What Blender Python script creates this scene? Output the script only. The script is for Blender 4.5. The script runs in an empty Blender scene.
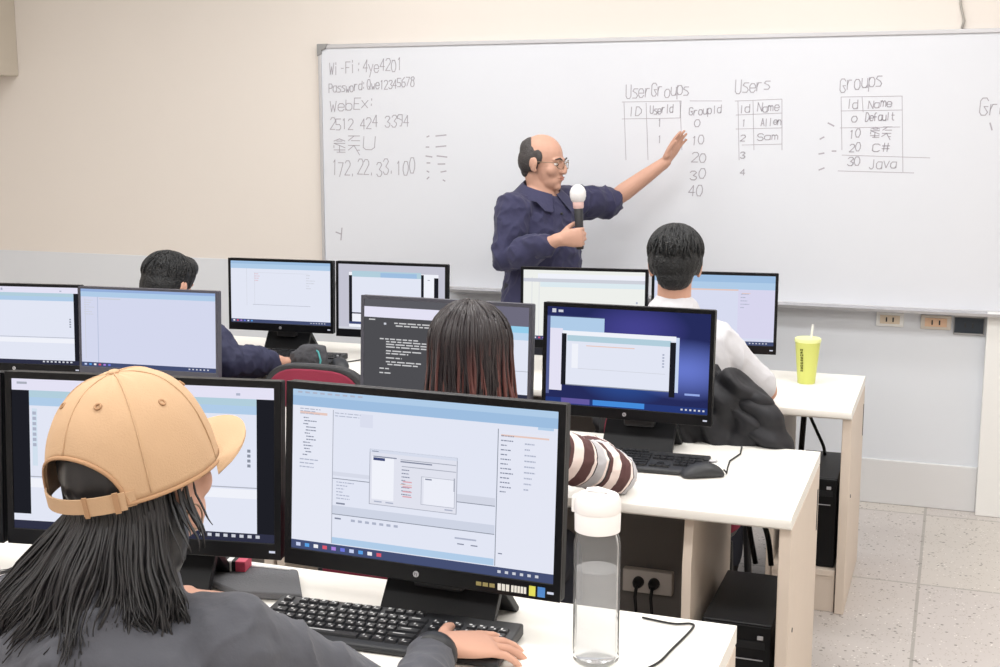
import bpy, bmesh, math, random
from mathutils import Vector, Matrix, noise
V=Vector
random.seed(7)
scn=bpy.context.scene
COL=scn.collection
PI=math.pi
# ------------------------------------------------------------------ materials
def nodes_of(m):
    m.use_nodes=True
    return m.node_tree.nodes, m.node_tree.links
def P(name,col,rough=.5,metal=0.,bump=0.,bscale=40.,var=0.,vscale=6.,trans=0.,ior=1.45,coat=0.,spec=.5,sheen=0.):
    """principled material; optional noise colour variation and noise bump"""
    m=bpy.data.materials.new(name); n,l=nodes_of(m)
    b=n['Principled BSDF']
    b.inputs['Base Color'].default_value=(*col,1); b.inputs['Roughness'].default_value=rough
    b.inputs['Metallic'].default_value=metal; b.inputs['IOR'].default_value=ior
    b.inputs['Transmission Weight'].default_value=trans; b.inputs['Coat Weight'].default_value=coat
    b.inputs['Specular IOR Level'].default_value=spec; b.inputs['Sheen Weight'].default_value=sheen
    tc=None
    if bump or var:
        tc=n.new('ShaderNodeTexCoord')
    if var:
        t=n.new('ShaderNodeTexNoise'); t.inputs['Scale'].default_value=vscale; t.inputs['Detail'].default_value=5
        l.new(tc.outputs['Object'],t.inputs['Vector'])
        r=n.new('ShaderNodeMix'); r.data_type='RGBA'
        r.inputs[6].default_value=(*[c*(1-var) for c in col],1); r.inputs[7].default_value=(*[min(1,c*(1+var)) for c in col],1)
        l.new(t.outputs['Fac'],r.inputs[0]); l.new(r.outputs[2],b.inputs['Base Color'])
    if bump:
        t=n.new('ShaderNodeTexNoise'); t.inputs['Scale'].default_value=bscale; t.inputs['Detail'].default_value=4
        l.new(tc.outputs['Object'],t.inputs['Vector'])
        q=n.new('ShaderNodeBump'); q.inputs['Strength'].default_value=bump; q.inputs['Distance'].default_value=.01
        l.new(t.outputs['Fac'],q.inputs['Height']); l.new(q.outputs['Normal'],b.inputs['Normal'])
    return m
EM={}
SCREEN=1.0
def E_(col,s=1.):
    """flat emissive colour of a lit screen"""
    k=(tuple(round(c,3) for c in col),s)
    if k not in EM:
        m=bpy.data.materials.new('screen_light'); n,l=nodes_of(m)
        for x in list(n): n.remove(x)
        o=n.new('ShaderNodeOutputMaterial'); e=n.new('ShaderNodeEmission')
        e.inputs[0].default_value=(*col,1); e.inputs[1].default_value=s*SCREEN
        l.new(e.outputs[0],o.inputs[0]); EM[k]=m
    return EM[k]
def srgb(r,g,b):
    f=lambda c:(c/255/12.92) if c<=10 else ((c/255+.055)/1.055)**2.4
    return (f(r),f(g),f(b))
def S(r,g,b): return E_(srgb(r,g,b))
# ------------------------------------------------------------------ mesh builder
class MB:
    def __init__(s): s.v=[];s.f=[];s.mi=[];s.mats=[];s.cur=0
    def mat(s,m):
        if m not in s.mats: s.mats.append(m)
        s.cur=s.mats.index(m); return s
    def add(s,vs,fs):
        o=len(s.v); s.v+=[V(x) for x in vs]
        for f in fs: s.f.append([i+o for i in f]); s.mi.append(s.cur)
    def box(s,a,b,M=None):
        x0,y0,z0=a;x1,y1,z1=b
        vs=[V(p) for p in((x0,y0,z0),(x1,y0,z0),(x1,y1,z0),(x0,y1,z0),(x0,y0,z1),(x1,y0,z1),(x1,y1,z1),(x0,y1,z1))]
        if M: vs=[M@p for p in vs]
        s.add(vs,[(0,3,2,1),(4,5,6,7),(0,1,5,4),(1,2,6,5),(2,3,7,6),(3,0,4,7)]); return s
    def quad(s,a,b,c,d): s.add([a,b,c,d],[(0,1,2,3)]); return s
    def prism(s,pts,axis,a0,a1):
        """extrude 2-D outline along axis 0/1/2; outline coords are the two other axes in order"""
        n=len(pts)
        def mk(p,a):
            q=list(p); q.insert(axis,a); return V(q)
        vs=[mk(p,a0) for p in pts]+[mk(p,a1) for p in pts]
        fs=[tuple(range(n))[::-1],tuple(range(n,2*n))]+[(i,(i+1)%n,n+(i+1)%n,n+i) for i in range(n)]
        s.add(vs,fs); return s
    def lathe(s,prof,c=(0,0,0),n=32,cap=True):
        """prof: list of (r,z)"""
        c=V(c);vs=[];fs=[]
        for r,z in prof:
            for i in range(n):
                a=2*PI*i/n; vs.append(c+V((r*math.cos(a),r*math.sin(a),z)))
        for j in range(len(prof)-1):
            for i in range(n):
                k=(i+1)%n; fs.append((j*n+i,j*n+k,(j+1)*n+k,(j+1)*n+i))
        if cap:
            fs.append(tuple(range(n))[::-1]); fs.append(tuple(range((len(prof)-1)*n,len(prof)*n)))
        s.add(vs,fs); return s
    def tube(s,pts,rad,n=10,dome=False,closed=False):
        """swept tube; rad scalar or list; entry may be (ru,rv) with frame by parallel transport"""
        pts=[V(p) for p in pts]
        if not isinstance(rad,(list,tuple)): rad=[rad]*len(pts)
        T=[]
        for i in range(len(pts)):
            a=pts[max(0,i-1)];b=pts[min(len(pts)-1,i+1)]
            if closed: a=pts[i-1]; b=pts[(i+1)%len(pts)]
            T.append((b-a).normalized())
        u=T[0].orthogonal().normalized(); secs=[]
        for i,p in enumerate(pts):
            u=(u-T[i]*u.dot(T[i])).normalized(); v=T[i].cross(u)
            r=rad[i]; ru,rv=(r if isinstance(r,(list,tuple)) else (r,r))
            secs.append((p,u.copy(),v,ru,rv))
        s.loft(secs,n,dome,closed); return s
    def loft(s,secs,n=20,dome=True,closed=False):
        secs=[(V(c),V(u),V(v),ru,rv) for c,u,v,ru,rv in secs]
        if dome:
            def ends(a,b):
                d=(a[0]-b[0]).normalized(); r=min(a[3],a[4]); o=[]
                for t in(30,60,82): 
                    k=math.cos(math.radians(t)); o.append((a[0]+d*r*math.sin(math.radians(t)),a[1],a[2],a[3]*k,a[4]*k))
                return o
            h=ends(secs[0],secs[1]); t=ends(secs[-1],secs[-2]); secs=h[::-1]+secs+t
        vs=[];fs=[]
        for c,u,v,ru,rv in secs:
            for i in range(n):
                a=2*PI*i/n; vs.append(c+u*(ru*math.cos(a))+v*(rv*math.sin(a)))
        m=len(secs)
        for j in range(m if closed else m-1):
            j2=(j+1)%m
            for i in range(n):
                k=(i+1)%n; fs.append((j*n+i,j*n+k,j2*n+k,j2*n+i))
        if not closed:
            fs.append(tuple(range(n))[::-1]); fs.append(tuple(range((m-1)*n,m*n)))
        s.add(vs,fs); return s
    def ell(s,c,r,M=None,nu=20,nv=12):
        c=V(c);vs=[];fs=[];M=M or Matrix.Identity(3)
        for j in range(nv+1):
            t=PI*j/nv
            for i in range(nu):
                a=2*PI*i/nu
                vs.append(c+M@V((r[0]*math.sin(t)*math.cos(a),r[1]*math.sin(t)*math.sin(a),r[2]*math.cos(t))))
        for j in range(nv):
            for i in range(nu):
                k=(i+1)%nu; fs.append((j*nu+k,j*nu+i,(j+1)*nu+i,(j+1)*nu+k))
        s.add(vs,fs); return s
    def mesh(s,name):
        me=bpy.data.meshes.new(name)
        me.from_pydata([tuple(v) for v in s.v],[],s.f)
        for m in s.mats: me.materials.append(m)
        if s.mats: me.polygons.foreach_set('material_index',s.mi)
        bm=bmesh.new(); bm.from_mesh(me); bmesh.ops.remove_doubles(bm,verts=bm.verts,dist=1e-6)
        bmesh.ops.recalc_face_normals(bm,faces=bm.faces); bm.to_mesh(me); bm.free()
        return me
RM={}
def link(o,parent=None):
    COL.objects.link(o)
    if parent: o.parent=parent
def tag(o,label=None,cat=None,group=None,kind=None):
    for k,v in(('label',label),('category',cat),('group',group),('kind',kind)):
        if v: o[k]=v
    return o
def build(mb,name,parent=None,mat=None,bevel=0,seg=2,smooth=False,world=False,mats=None):
    if mat: mb.mats=[mat]; mb.mi=[0]*len(mb.f)
    if world and parent:
        I=RM[parent.name].inverted(); mb.v=[I@p for p in mb.v]
    me=mb.mesh(name); o=bpy.data.objects.new(name,me); link(o,parent)
    if smooth:
        me.polygons.foreach_set('use_smooth',[True]*len(me.polygons))
        if smooth!='all': 
            me.set_sharp_from_angle(angle=math.radians(40))
    if bevel:
        b=o.modifiers.new('bevel','BEVEL'); b.width=bevel; b.segments=seg; b.limit_method='ANGLE'; b.angle_limit=math.radians(40)
        me.polygons.foreach_set('use_smooth',[True]*len(me.polygons)); b.harden_normals=True
    return o
def root(name,label,cat,loc=(0,0,0),rz=0,group=None,M=None):
    o=bpy.data.objects.new(name,None); o.empty_display_size=.1; link(o)
    o.location=loc; o.rotation_euler=(0,0,rz)
    RM[o.name]=Matrix.Translation(loc)@Matrix.Rotation(rz,4,'Z')
    return tag(o,label,cat,group)
def blob(mb,name,parent,mat,voxel=.006,smooth=6,fac=.5,fold=None,world=True,sharp=False):
    """union of overlapping closed pieces -> one continuous surface"""
    if world and parent:
        I=RM[parent.name].inverted(); mb.v=[I@p for p in mb.v]
    mb.mats=[];me=mb.mesh('tmp'); t=bpy.data.objects.new('tmp',me); COL.objects.link(t)
    r=t.modifiers.new('r','REMESH'); r.mode='VOXEL'; r.voxel_size=voxel; r.use_smooth_shade=True
    if smooth:
        q=t.modifiers.new('s','SMOOTH'); q.factor=fac; q.iterations=smooth
    dg=bpy.context.evaluated_depsgraph_get(); dg.update()
    m2=bpy.data.meshes.new_from_object(t.evaluated_get(dg)); bpy.data.objects.remove(t); bpy.data.meshes.remove(me)
    m2.name=name; m2.materials.clear(); m2.materials.append(mat)
    if fold:
        n=len(m2.vertices); co=[0.]*(3*n); no=[0.]*(3*n)
        m2.vertices.foreach_get('co',co); m2.vertices.foreach_get('normal',no)
        for i in range(0,3*n,3):
            k=fold(V(co[i:i+3])); co[i]+=no[i]*k; co[i+1]+=no[i+1]*k; co[i+2]+=no[i+2]*k
        m2.vertices.foreach_set('co',co)
    m2.polygons.foreach_set('use_smooth',[True]*len(m2.polygons)); m2.update()
    o=bpy.data.objects.new(name,m2); link(o,parent); return o
def folds(amp=.006,sc=(14,14,6),seed=0):
    o=V((seed*7.1,seed*3.3,seed))
    def f(p):
        q=V((p.x*sc[0],p.y*sc[1],p.z*sc[2]))+o
        a=noise.noise(q)+.35*noise.noise(q*2.3+V((5,1,2)))
        w=V((noise.noise(q*.7),noise.noise(q*.7+V((9,2,4))),0))*.9
        b=1-2.6*abs(noise.noise(q*.85+w)); c=1-2.6*abs(noise.noise(q*1.7+w+V((3,8,1))))
        return amp*(.55*a+.55*b*abs(b)+.28*c*abs(c))
    return f
def copy_tree(o,parent=None):
    c=o.copy(); COL.objects.link(c)
    if parent: c.parent=parent
    for ch in list(o.children): copy_tree(ch,c)
    return c
# ------------------------------------------------------------------ palette
M_cream=P('cream_paint',srgb(230,223,216),.7,bump=.04,bscale=120)
M_dado=P('pale_blue_paint',srgb(221,225,231),.6)
M_lower=P('pale_grey_paint',srgb(220,220,221),.6)
M_white=P('white_paint',srgb(238,238,236),.6)
M_board=P('board_enamel',srgb(222,225,232),.28,spec=.4)
M_alu=P('aluminium',srgb(200,200,204),.4,metal=.6)
M_capgrey=P('grey_plastic',srgb(150,150,150),.5)
M_marker=P('marker_ink',srgb(174,170,180),.6)
M_desk=P('desk_laminate',srgb(246,243,236),.38)
M_edge=P('desk_edge',srgb(205,196,178),.45)
M_panel=P('desk_panel_laminate',srgb(222,208,194),.5,var=.03,vscale=12)
M_modesty=P('dark_modesty_panel',srgb(126,121,118),.6)
M_black=P('black_plastic',srgb(26,27,30),.45,spec=.35)
M_gloss=P('gloss_black_plastic',srgb(14,15,18),.3,spec=.3)
M_grey_bezel=P('grey_bezel',srgb(72,72,82),.4)
M_dark=P('dark_grey_plastic',srgb(48,49,52),.45)
M_key=P('key_plastic',srgb(44,45,48),.4)
M_legend=P('key_legend',srgb(190,190,190),.6)
M_silver=P('silver_mark',srgb(190,190,195),.35,metal=.5)
M_cable=P('cable_rubber',srgb(28,28,30),.5)
M_skin=P('skin',srgb(214,166,144),.5,var=.05,vscale=20,spec=.35)
M_skin2=P('skin_warm',srgb(202,158,138),.5,var=.06,vscale=18,spec=.35)
M_hair=P('black_hair',srgb(40,39,41),.42,var=.25,vscale=60)
M_hair2=P('greying_hair',srgb(66,62,62),.6,var=.2,vscale=80,bump=.4,bscale=160)
M_hair3=P('short_black_hair',srgb(30,31,33),.5,bump=.6,bscale=150,var=.25,vscale=50)
M_navy=P('navy_cloth',srgb(52,52,82),.85,bump=.15,bscale=60,var=.12,vscale=9,sheen=.1)
M_navy2=P('dark_navy_jacket',srgb(48,50,76),.75,bump=.2,bscale=50,var=.1)
M_jacket=P('charcoal_cloth',srgb(76,77,84),.85,bump=.12,bscale=80,var=.06,sheen=.1)
M_puffer=P('black_padded_cloth',srgb(30,30,35),.6,bump=.15,bscale=30,var=.1)
M_whitecloth=P('white_cloth',srgb(216,216,221),.85,bump=.1,bscale=50)
M_trouser=P('dark_trouser_cloth',srgb(44,46,56),.85)
M_shoe=P('shoe_leather',srgb(34,32,32),.5)
M_cap=P('tan_cotton',srgb(198,164,130),.85,bump=.12,bscale=400,var=.03,vscale=10)
M_capseam=P('tan_seam',srgb(176,138,104),.85)
M_maroon=P('maroon_fabric',srgb(136,44,66),.9,bump=.2,bscale=300)
M_greyfab=P('grey_fabric',srgb(112,113,117),.9,bump=.2,bscale=200)
M_outlet=P('outlet_plate',srgb(214,204,196),.5)
M_brass=P('thin_metal',srgb(150,130,110),.3,metal=.9)
# floor: speckled terrazzo tiles
def floor_mat():
    m=bpy.data.materials.new('terrazzo_tiles'); n,l=nodes_of(m); b=n['Principled BSDF']; b.inputs['Roughness'].default_value=.35
    tc=n.new('ShaderNodeTexCoord'); mp=n.new('ShaderNodeMapping'); mp.inputs['Location'].default_value=(.055,-.18,0)
    l.new(tc.outputs['Object'],mp.inputs[0])
    br=n.new('ShaderNodeTexBrick'); br.offset=0; br.inputs['Scale'].default_value=1
    br.inputs['Brick Width'].default_value=.9; br.inputs['Row Height'].default_value=.9; br.inputs['Mortar Size'].default_value=.006
    br.inputs['Color1'].default_value=(*srgb(204,198,188),1); br.inputs['Color2'].default_value=(*srgb(197,190,187),1); br.inputs['Mortar'].default_value=(*srgb(168,163,157),1)
    l.new(mp.outputs[0],br.inputs['Vector'])
    prev=br.outputs['Color']
    for sc,th,c in((38,.13,srgb(120,114,108)),(60,.11,srgb(240,236,230)),(24,.075,srgb(96,90,84)),(95,.16,srgb(160,150,140))):
        v=n.new('ShaderNodeTexVoronoi'); v.inputs['Scale'].default_value=sc; l.new(tc.outputs['Object'],v.inputs['Vector'])
        nz=n.new('ShaderNodeTexNoise'); nz.inputs['Scale'].default_value=sc*.33; nz.inputs['Detail'].default_value=2; l.new(tc.outputs['Object'],nz.inputs['Vector'])
        g=n.new('ShaderNodeMath'); g.operation='GREATER_THAN'; g.inputs[1].default_value=.52; l.new(nz.outputs['Fac'],g.inputs[0])
        t=n.new('ShaderNodeMath'); t.operation='LESS_THAN'; t.inputs[1].default_value=th*1.6; l.new(v.outputs['Distance'],t.inputs[0])
        k=n.new('ShaderNodeMath'); k.operation='MULTIPLY'; l.new(g.outputs[0],k.inputs[0]); l.new(t.outputs[0],k.inputs[1])
        k2=n.new('ShaderNodeMath'); k2.operation='MULTIPLY'; k2.inputs[1].default_value=.85; l.new(k.outputs[0],k2.inputs[0])
        x=n.new('ShaderNodeMix'); x.data_type='RGBA'; x.inputs[7].default_value=(*c,1)
        l.new(k2.outputs[0],x.inputs[0]); l.new(prev,x.inputs[6]); prev=x.outputs[2]
    l.new(prev,b.inputs['Base Color']); return m
M_floor=floor_mat()
# ------------------------------------------------------------------ room shell
WY=5.711; X0,X1=-5.7,1.9; Y0=-2.2; ZC=3.0
def struct(mb,name,mat,bevel=0):
    o=build(mb,name,None,mat,bevel=bevel); o['kind']='structure'; return o
struct(MB().box((X0-.1,Y0-.1,-.1),(X1+.1,WY+.1,0)),'floor',M_floor)
struct(MB().box((X0-.1,Y0-.1,ZC),(X1+.1,WY+.1,ZC+.1)),'ceiling',M_white)
struct(MB().box((X0-.1,WY,0),(X1+.1,WY+.1,ZC)),'wall_front',M_cream)
struct(MB().box((X0-.1,Y0-.1,0),(X1+.1,Y0,ZC)),'wall_back',M_cream)
struct(MB().box((X0-.1,Y0,0),(X0,WY,ZC)),'wall_left',M_cream)
struct(MB().box((X1,Y0,0),(X1+.1,WY,ZC)),'wall_right',M_cream)
struct(MB().box((X0,WY-.008,.2),(.148,WY,.975)),'trim_1',M_dado)
struct(MB().box((X0,WY-.02,0),(.148,WY,.2)),'baseboard_front',M_lower,bevel=.004)
struct(MB().box((.148,WY-.07,0),(X1,WY,.885)),'trim_2',M_white,bevel=.004)
# boxed housing high on the wall at the left
b=root('wall_box','beige boxed housing mounted high on the wall at upper left corner','wall box',(-5.25,WY-.42,1.93))
M_box=P('beige_box_paint',srgb(205,196,182),.6)
build(MB().box((-.42,0,0),(.40,.42,1.069)),'casing',b,M_box,bevel=.006)
build(MB().box((-.40,-.012,.03),(.372,0.0,1.04)),'front_panel',b,M_box,bevel=.004)
# ------------------------------------------------------------------ whiteboard
WB=root('whiteboard','wide wall-mounted whiteboard with faint handwritten tables and thin metal frame','whiteboard',(-1.2,5.683,.885))
bx0,bx1,bz0,bz1=-2.99,.72,.887,2.043
def wl(x,z,y=5.683): return V((x,y,z))
build(MB().box((bx0,5.683,bz0),(bx1,5.709,bz1)),'writing_surface',WB,M_board,world=True)
for nm,a,c in(('frame_rail',(bx0,5.676,bz1-.005),(bx1,5.709,bz1+.014)),('frame_rail',(bx0,5.676,bz0-.014),(bx1,5.709,bz0+.003)),
            ('frame_stile',(bx0-.013,5.676,bz0-.014),(bx0+.004,5.709,bz1+.014)),('frame_stile',(bx1-.004,5.676,bz0-.014),(bx1+.013,5.709,bz1+.014))):
    build(MB().box(a,c),nm,WB,M_alu,bevel=.003,world=True)
for x,z,sx,sz in((bx0-.016,bz1+.017,1,-1),(bx0-.016,bz0-.017,1,1),(bx1+.016,bz1+.017,-1,-1),(bx1+.016,bz0-.017,-1,1)):
    pts=[(0,0),(.06*sx,0),(.045*sx,.025*sz),(.025*sx,.03*sz),(.022*sx,.05*sz),(0,.06*sz)]
    build(MB().prism([(x+p[0],z+p[1]) for p in pts],1,5.671,5.7095),'corner_cap',WB,M_capgrey,bevel=.003,world=True)
build(MB().prism([(5.68,.873),(5.60,.873),(5.597,.885),(5.602,.886),(5.608,.878),(5.68,.880)],0,-2.3,.70),'pen_tray',WB,M_alu,world=True)
G={'W':'0812263248','i':'1216 1718','-':'1535','F':'0208 0848 0535',':':'1314 1617','4':'380444 3832','y':'0623 4610','e':'04444536160503123243',
'2':'07183847460242','0':'183846443212040618','1':'172822','P':'02083847463505','a':'46160503123243 4642','s':'461605344332 3202','w':'0612243246',
'o':'163645433212030516','r':'0206 041636','d':'4842 46160503123243','Q':'183846443212040618 2442','3':'07183847254443321203','5':'4808053544433202',
'6':'380603123243443505','7':'084812','8':'18384736160718 160403123243443616','b':'0802 0516364543321203','E':'48080242 0535','x':'0642 0246',
'U':'080312324348','G':'4738180703123243 452543','u':'0603123243 4642','p':'0600 0516364543321203','N':'02084248','m':'0206 05162522 25364542','A':'022842 1434',
'l':'1812','n':'0206 0416364542','S':'473818070615354443321203','I':'2822','D':'02082846442202','J':'3833221203','v':'062246','f':'38281712 0535',
't':'18132232 0636','C':'4738180703123243','#':'1218 3238 0444 0646','.':'1213','9':'22324448381807061645','^':'2807 2847 1737 0646 064444 0504 1242 0343 2522','~':'0848 2806 1646 0444 2440 2402 3242'}
def ribbon(mb,pts,w,y):
    for i in range(len(pts)-1):
        a=V((pts[i][0],0,pts[i][1]));c=V((pts[i+1][0],0,pts[i+1][1])); d=c-a
        if d.length<1e-6: continue
        d.normalize(); k=V((-d.z,0,d.x))*w/2; a=a-d*w*.3; c=c+d*w*.3
        q=[a-k,c-k,c+k,a+k]; mb.add([V((p.x,y,p.z)) for p in q]+[V((p.x,y+.0006,p.z)) for p in q],[(0,1,2,3),(7,6,5,4),(0,4,5,1),(1,5,6,2),(2,6,7,3),(3,7,4,0)])
def write(t,x0,z0,x1,z1,h,w=.0038):
    mb=MB(); n=len(t); adv=(x1-x0)/max(n-.15,.8)
    for i,ch in enumerate(t):
        if ch==' ': continue
        ox=x0+adv*i; oz=z0+(z1-z0)*i/max(n,1)+random.uniform(-.1,.1)*h; k=adv*.78/4; kz=h/6*random.uniform(.92,1.08); sh=random.uniform(.0,.12)
        for st in G[ch].split():
            pts=[(ox+(int(st[j])+sh*int(st[j+1]))*k,oz+(int(st[j+1])-2)*kz) for j in range(0,len(st),2)]
            ribbon(mb,pts,w,5.6822)
    build(mb,'handwriting',WB,M_marker,world=True)
TXT=[('Wi-Fi:4ye4201',-2.946,1.915,-2.553,1.928,0.058),('Password:Qwe12345678',-2.949,1.823,-2.490,1.852,0.043),('WebEx:',-2.945,1.735,-2.694,1.753,0.054),
('2512 424 3394',-2.947,1.642,-2.519,1.666,0.054),('^~U',-2.927,1.529,-2.702,1.555,0.069),('172.22.33.100',-2.941,1.415,-2.490,1.431,0.070),
('UserGroups',-1.441,1.783,-1.152,1.798,0.058),('ID',-1.430,1.702,-1.369,1.706,0.040),('UserId',-1.328,1.715,-1.223,1.719,0.036),('GroupId',-1.150,1.710,-1.006,1.718,0.035),
('1',-1.290,1.657,-1.276,1.657,0.031),('1',-1.288,1.585,-1.275,1.585,0.032),('0',-1.126,1.657,-1.099,1.657,0.031),('10',-1.137,1.577,-1.079,1.582,0.036),
('20',-1.135,1.501,-1.068,1.506,0.040),('30',-1.138,1.425,-1.070,1.431,0.041),('40',-1.145,1.353,-1.082,1.354,0.045),
('Users',-0.947,1.805,-0.795,1.821,0.056),('Id',-0.927,1.718,-0.879,1.722,0.035),('Name',-0.848,1.722,-0.753,1.730,0.035),('1',-0.912,1.661,-0.899,1.661,0.031),
('Allen',-0.829,1.661,-0.742,1.670,0.031),('2',-0.919,1.596,-0.897,1.596,0.026),('Sam',-0.844,1.600,-0.753,1.609,0.031),('3',-0.916,1.521,-0.894,1.521,0.026),('4',-0.914,1.446,-0.892,1.446,0.027),
('Groups',-0.498,1.809,-0.326,1.829,0.059),('Id',-0.469,1.733,-0.420,1.737,0.038),('Name',-0.379,1.737,-0.281,1.745,0.034),('0',-0.446,1.678,-0.421,1.678,0.026),
('Default',-0.388,1.682,-0.266,1.690,0.034),('10',-0.452,1.610,-0.406,1.615,0.034),('^~',-0.365,1.610,-0.279,1.615,0.043),('20',-0.449,1.550,-0.403,1.555,0.035),
('C#',-0.354,1.551,-0.284,1.556,0.034),('30',-0.455,1.490,-0.401,1.495,0.035),('Java',-0.363,1.483,-0.252,1.484,0.042),('Groups',0.067,1.702,0.30,1.712,0.070)]
for t in TXT: write(*t)
LN=[[(-1.459,1.769),(-1.187,1.772),(-1.19,1.697)],[(-1.45,1.769),(-1.436,1.508)],[(-1.347,1.764),(-1.333,1.509)],[(-1.192,1.772),(-1.178,1.555)],[(-1.458,1.693),(-1.19,1.697)],[(-1.147,1.772),(-1.004,1.771)],
[(-.946,1.77),(-.742,1.777),(-.734,1.557)],[(-.933,1.77),(-.92,1.512)],[(-.867,1.77),(-.856,1.557)],[(-.94,1.709),(-.74,1.717)],[(-.938,1.648),(-.737,1.653)],[(-.909,1.578),(-.735,1.583)],
[(-.492,1.784),(-.242,1.786),(-.223,1.468)],[(-.492,1.784),(-.479,1.559)],[(-.405,1.783),(-.398,1.72)],[(-.49,1.725),(-.239,1.728)],[(-.491,1.653),(-.244,1.657)],[(-.478,1.537),(-.117,1.528)],[(-.492,1.469),(-.178,1.464)]]
for p in LN:
    mb=MB(); ribbon(mb,p,.0026,5.6824); build(mb,'table_ruling',WB,M_marker,world=True)
for p in [[(-.542,1.674),(-.517,1.661)],[(-.573,1.605),(-.557,1.614)],[(-.52,1.554),(-.504,1.554)],[(-.575,1.541),(-.554,1.545)],[(-.572,1.472),(-.551,1.481)],
[(-2.425,1.609),(-2.414,1.614)],[(-2.378,1.614),(-2.325,1.619)],[(-2.43,1.561),(-2.415,1.561)],[(-2.378,1.562),(-2.326,1.567)],[(-2.431,1.518),(-2.399,1.514)],[(-2.373,1.519),(-2.321,1.514)],[(-2.426,1.485),(-2.41,1.485)],[(-2.368,1.48),(-2.332,1.481)],
[(-2.426,1.446),(-2.416,1.441)],[(-2.353,1.442),(-2.326,1.447)],[(-2.426,1.408),(-2.416,1.417)],[(-2.342,1.404),(-2.332,1.399)],[(.112,1.673),(.121,1.645)],[(-2.925,1.136),(-2.897,1.127)],[(-2.891,1.157),(-2.898,1.097)]]:
    mb=MB(); ribbon(mb,p,.006,5.6824); build(mb,'smudged_mark',WB,M_marker,world=True)
# sockets under the board and cable above
def plate(name,label,cat,x,z,w,h,mat,holes,k=1.):
    r=root(name,label,cat,(x,WY-.008,z))
    build(MB().box((-w/2,-.012,-h/2),(w/2,0,h/2)),'cover_plate',r,mat,bevel=.003)
    build(MB().box((-w*.36*k,-.015,-h*.30*k),(w*.36*k,-.012,h*.30*k)),'insert',r,holes,bevel=.001)
    mb=MB()
    for s in(-1,1): mb.box((s*w*.12-.003,-.017,-.010),(s*w*.12+.003,-.015,.010))
    build(mb,'slot',r,M_dark)
plate('wall_socket','pale wall socket under the whiteboard, farthest from the corner pillar','socket',-.246,.829,.115,.062,M_white,P('socket_insert',srgb(222,206,184),.5))
plate('wall_socket','beige wall socket between the pale socket and the dark one','socket',-.056,.826,.125,.062,P('beige_plate',srgb(214,206,196),.5),P('peach_insert',srgb(226,190,160),.5))
plate('wall_socket','dark blue-grey wall socket beside the pillar under the whiteboard','socket',.078,.820,.125,.085,P('steel_plate',srgb(170,170,172),.4,metal=.3),P('dark_insert',srgb(44,54,66),.4),1.3)
mb=MB().tube([(-.02,5.703,2.06),(-.012,5.7,2.09),(-.03,5.7,2.16),(-.033,5.7,2.3),(-.036,5.7,2.75),(-.036,5.7,2.998)],.005,8)
tag(build(mb,'wall_cable',None,P('grey_cable',srgb(170,166,160),.5),smooth='all'),'thin grey cable running up the wall above the whiteboard','cable')
# ------------------------------------------------------------------ desks
DZ=.72
def desk(label,x0,x1,yf,yb,group='rows of white computer desks',divider=None,rpanel=True,slit=True):
    r=root('computer_desk',label,'desk',((x0+x1)/2,(yf+yb)/2,0),0,group)
    W=lambda mb,n,m,**k: build(mb,n,r,m,world=True,**k)
    prof=[(yf+.012,DZ-.034),(yf+.003,DZ-.028),(yf,DZ-.016),(yf+.004,DZ-.006),(yf+.016,DZ),(yb,DZ),(yb,DZ-.034)]
    W(MB().prism(prof,0,x0,x1),'worktop',M_desk,smooth=True)
    for nm,xa,xb in(('end_panel',x0+.006,x0+.034),('end_panel',x1-.030,x1+.001)):
        pts=[(yf+.02,0),(yf+.02,DZ-.034),(yb-.01,DZ-.034),(yb-.01,0)]
        e=W(MB().prism(pts,0,xa,xb),nm,M_panel,bevel=.003)
        if nm=='end_panel' and xb>x1-.01 and slit:
            W(MB().box((x1+.0005,yb-.055,.50),(x1+.0025,yb-.040,.62)),'fitting_slot',M_dark)
            sc=MB().lathe([(.006,0),(.006,.002)],(0,0,0),12); T=Matrix.Translation((x1+.0005,yf+.10,.40))@Matrix.Rotation(PI/2,4,'Y'); sc.v=[T@p for p in sc.v]
            W(sc,'screw_cap',M_dark)
    W(MB().box((x0+.034,yb-.13,.16),(x1-.034-(.30 if divider else 0),yb-.112,DZ-.034)),'modesty_panel',M_modesty)
    if divider:
        d=divider; pts=[(yf+.05,.02),(yf+.05,.555),(yf+.075,.685),(yb-.02,.685),(yb-.02,.02)]
        W(MB().prism(pts,0,d-.012,d+.012),'divider_panel',M_panel,bevel=.002)
        W(MB().box((d+.012,yf+.03,.128),(x1-.034,yb-.01,.15)),'tower_shelf',M_panel,bevel=.002)
        W(MB().box((d+.012,yf+.035,.0),(x1-.034,yf+.055,.128)),'kick_board',M_panel,bevel=.002)
        W(MB().box((d+.012,yb-.03,.0),(x1-.034,yb-.012,.30)),'back_rail',M_panel,bevel=.002)
    return r
A_F,A_B=1.60,2.273; B_F,B_B=2.985,3.665; C_F,C_B=4.255,4.905
dA=desk('white computer desk in the nearest row, holding the clear water bottle',-2.75,-.345,A_F,A_B)
dB=desk('white computer desk of the middle row, mouse and keyboard near its beige end panel',-1.76,-.332,B_F,B_B,divider=-.592)
dB2=desk('white computer desk of the middle row in front of the navy jacket student',-3.3,-1.765,B_F,B_B)
dC=desk('white computer desk of the far row with the lime green cup',-1.70,-.290,C_F,C_B,divider=-.55)
dC2=desk('white computer desk of the far row before the empty maroon chair',-3.1,-1.705,C_F,C_B)
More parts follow.
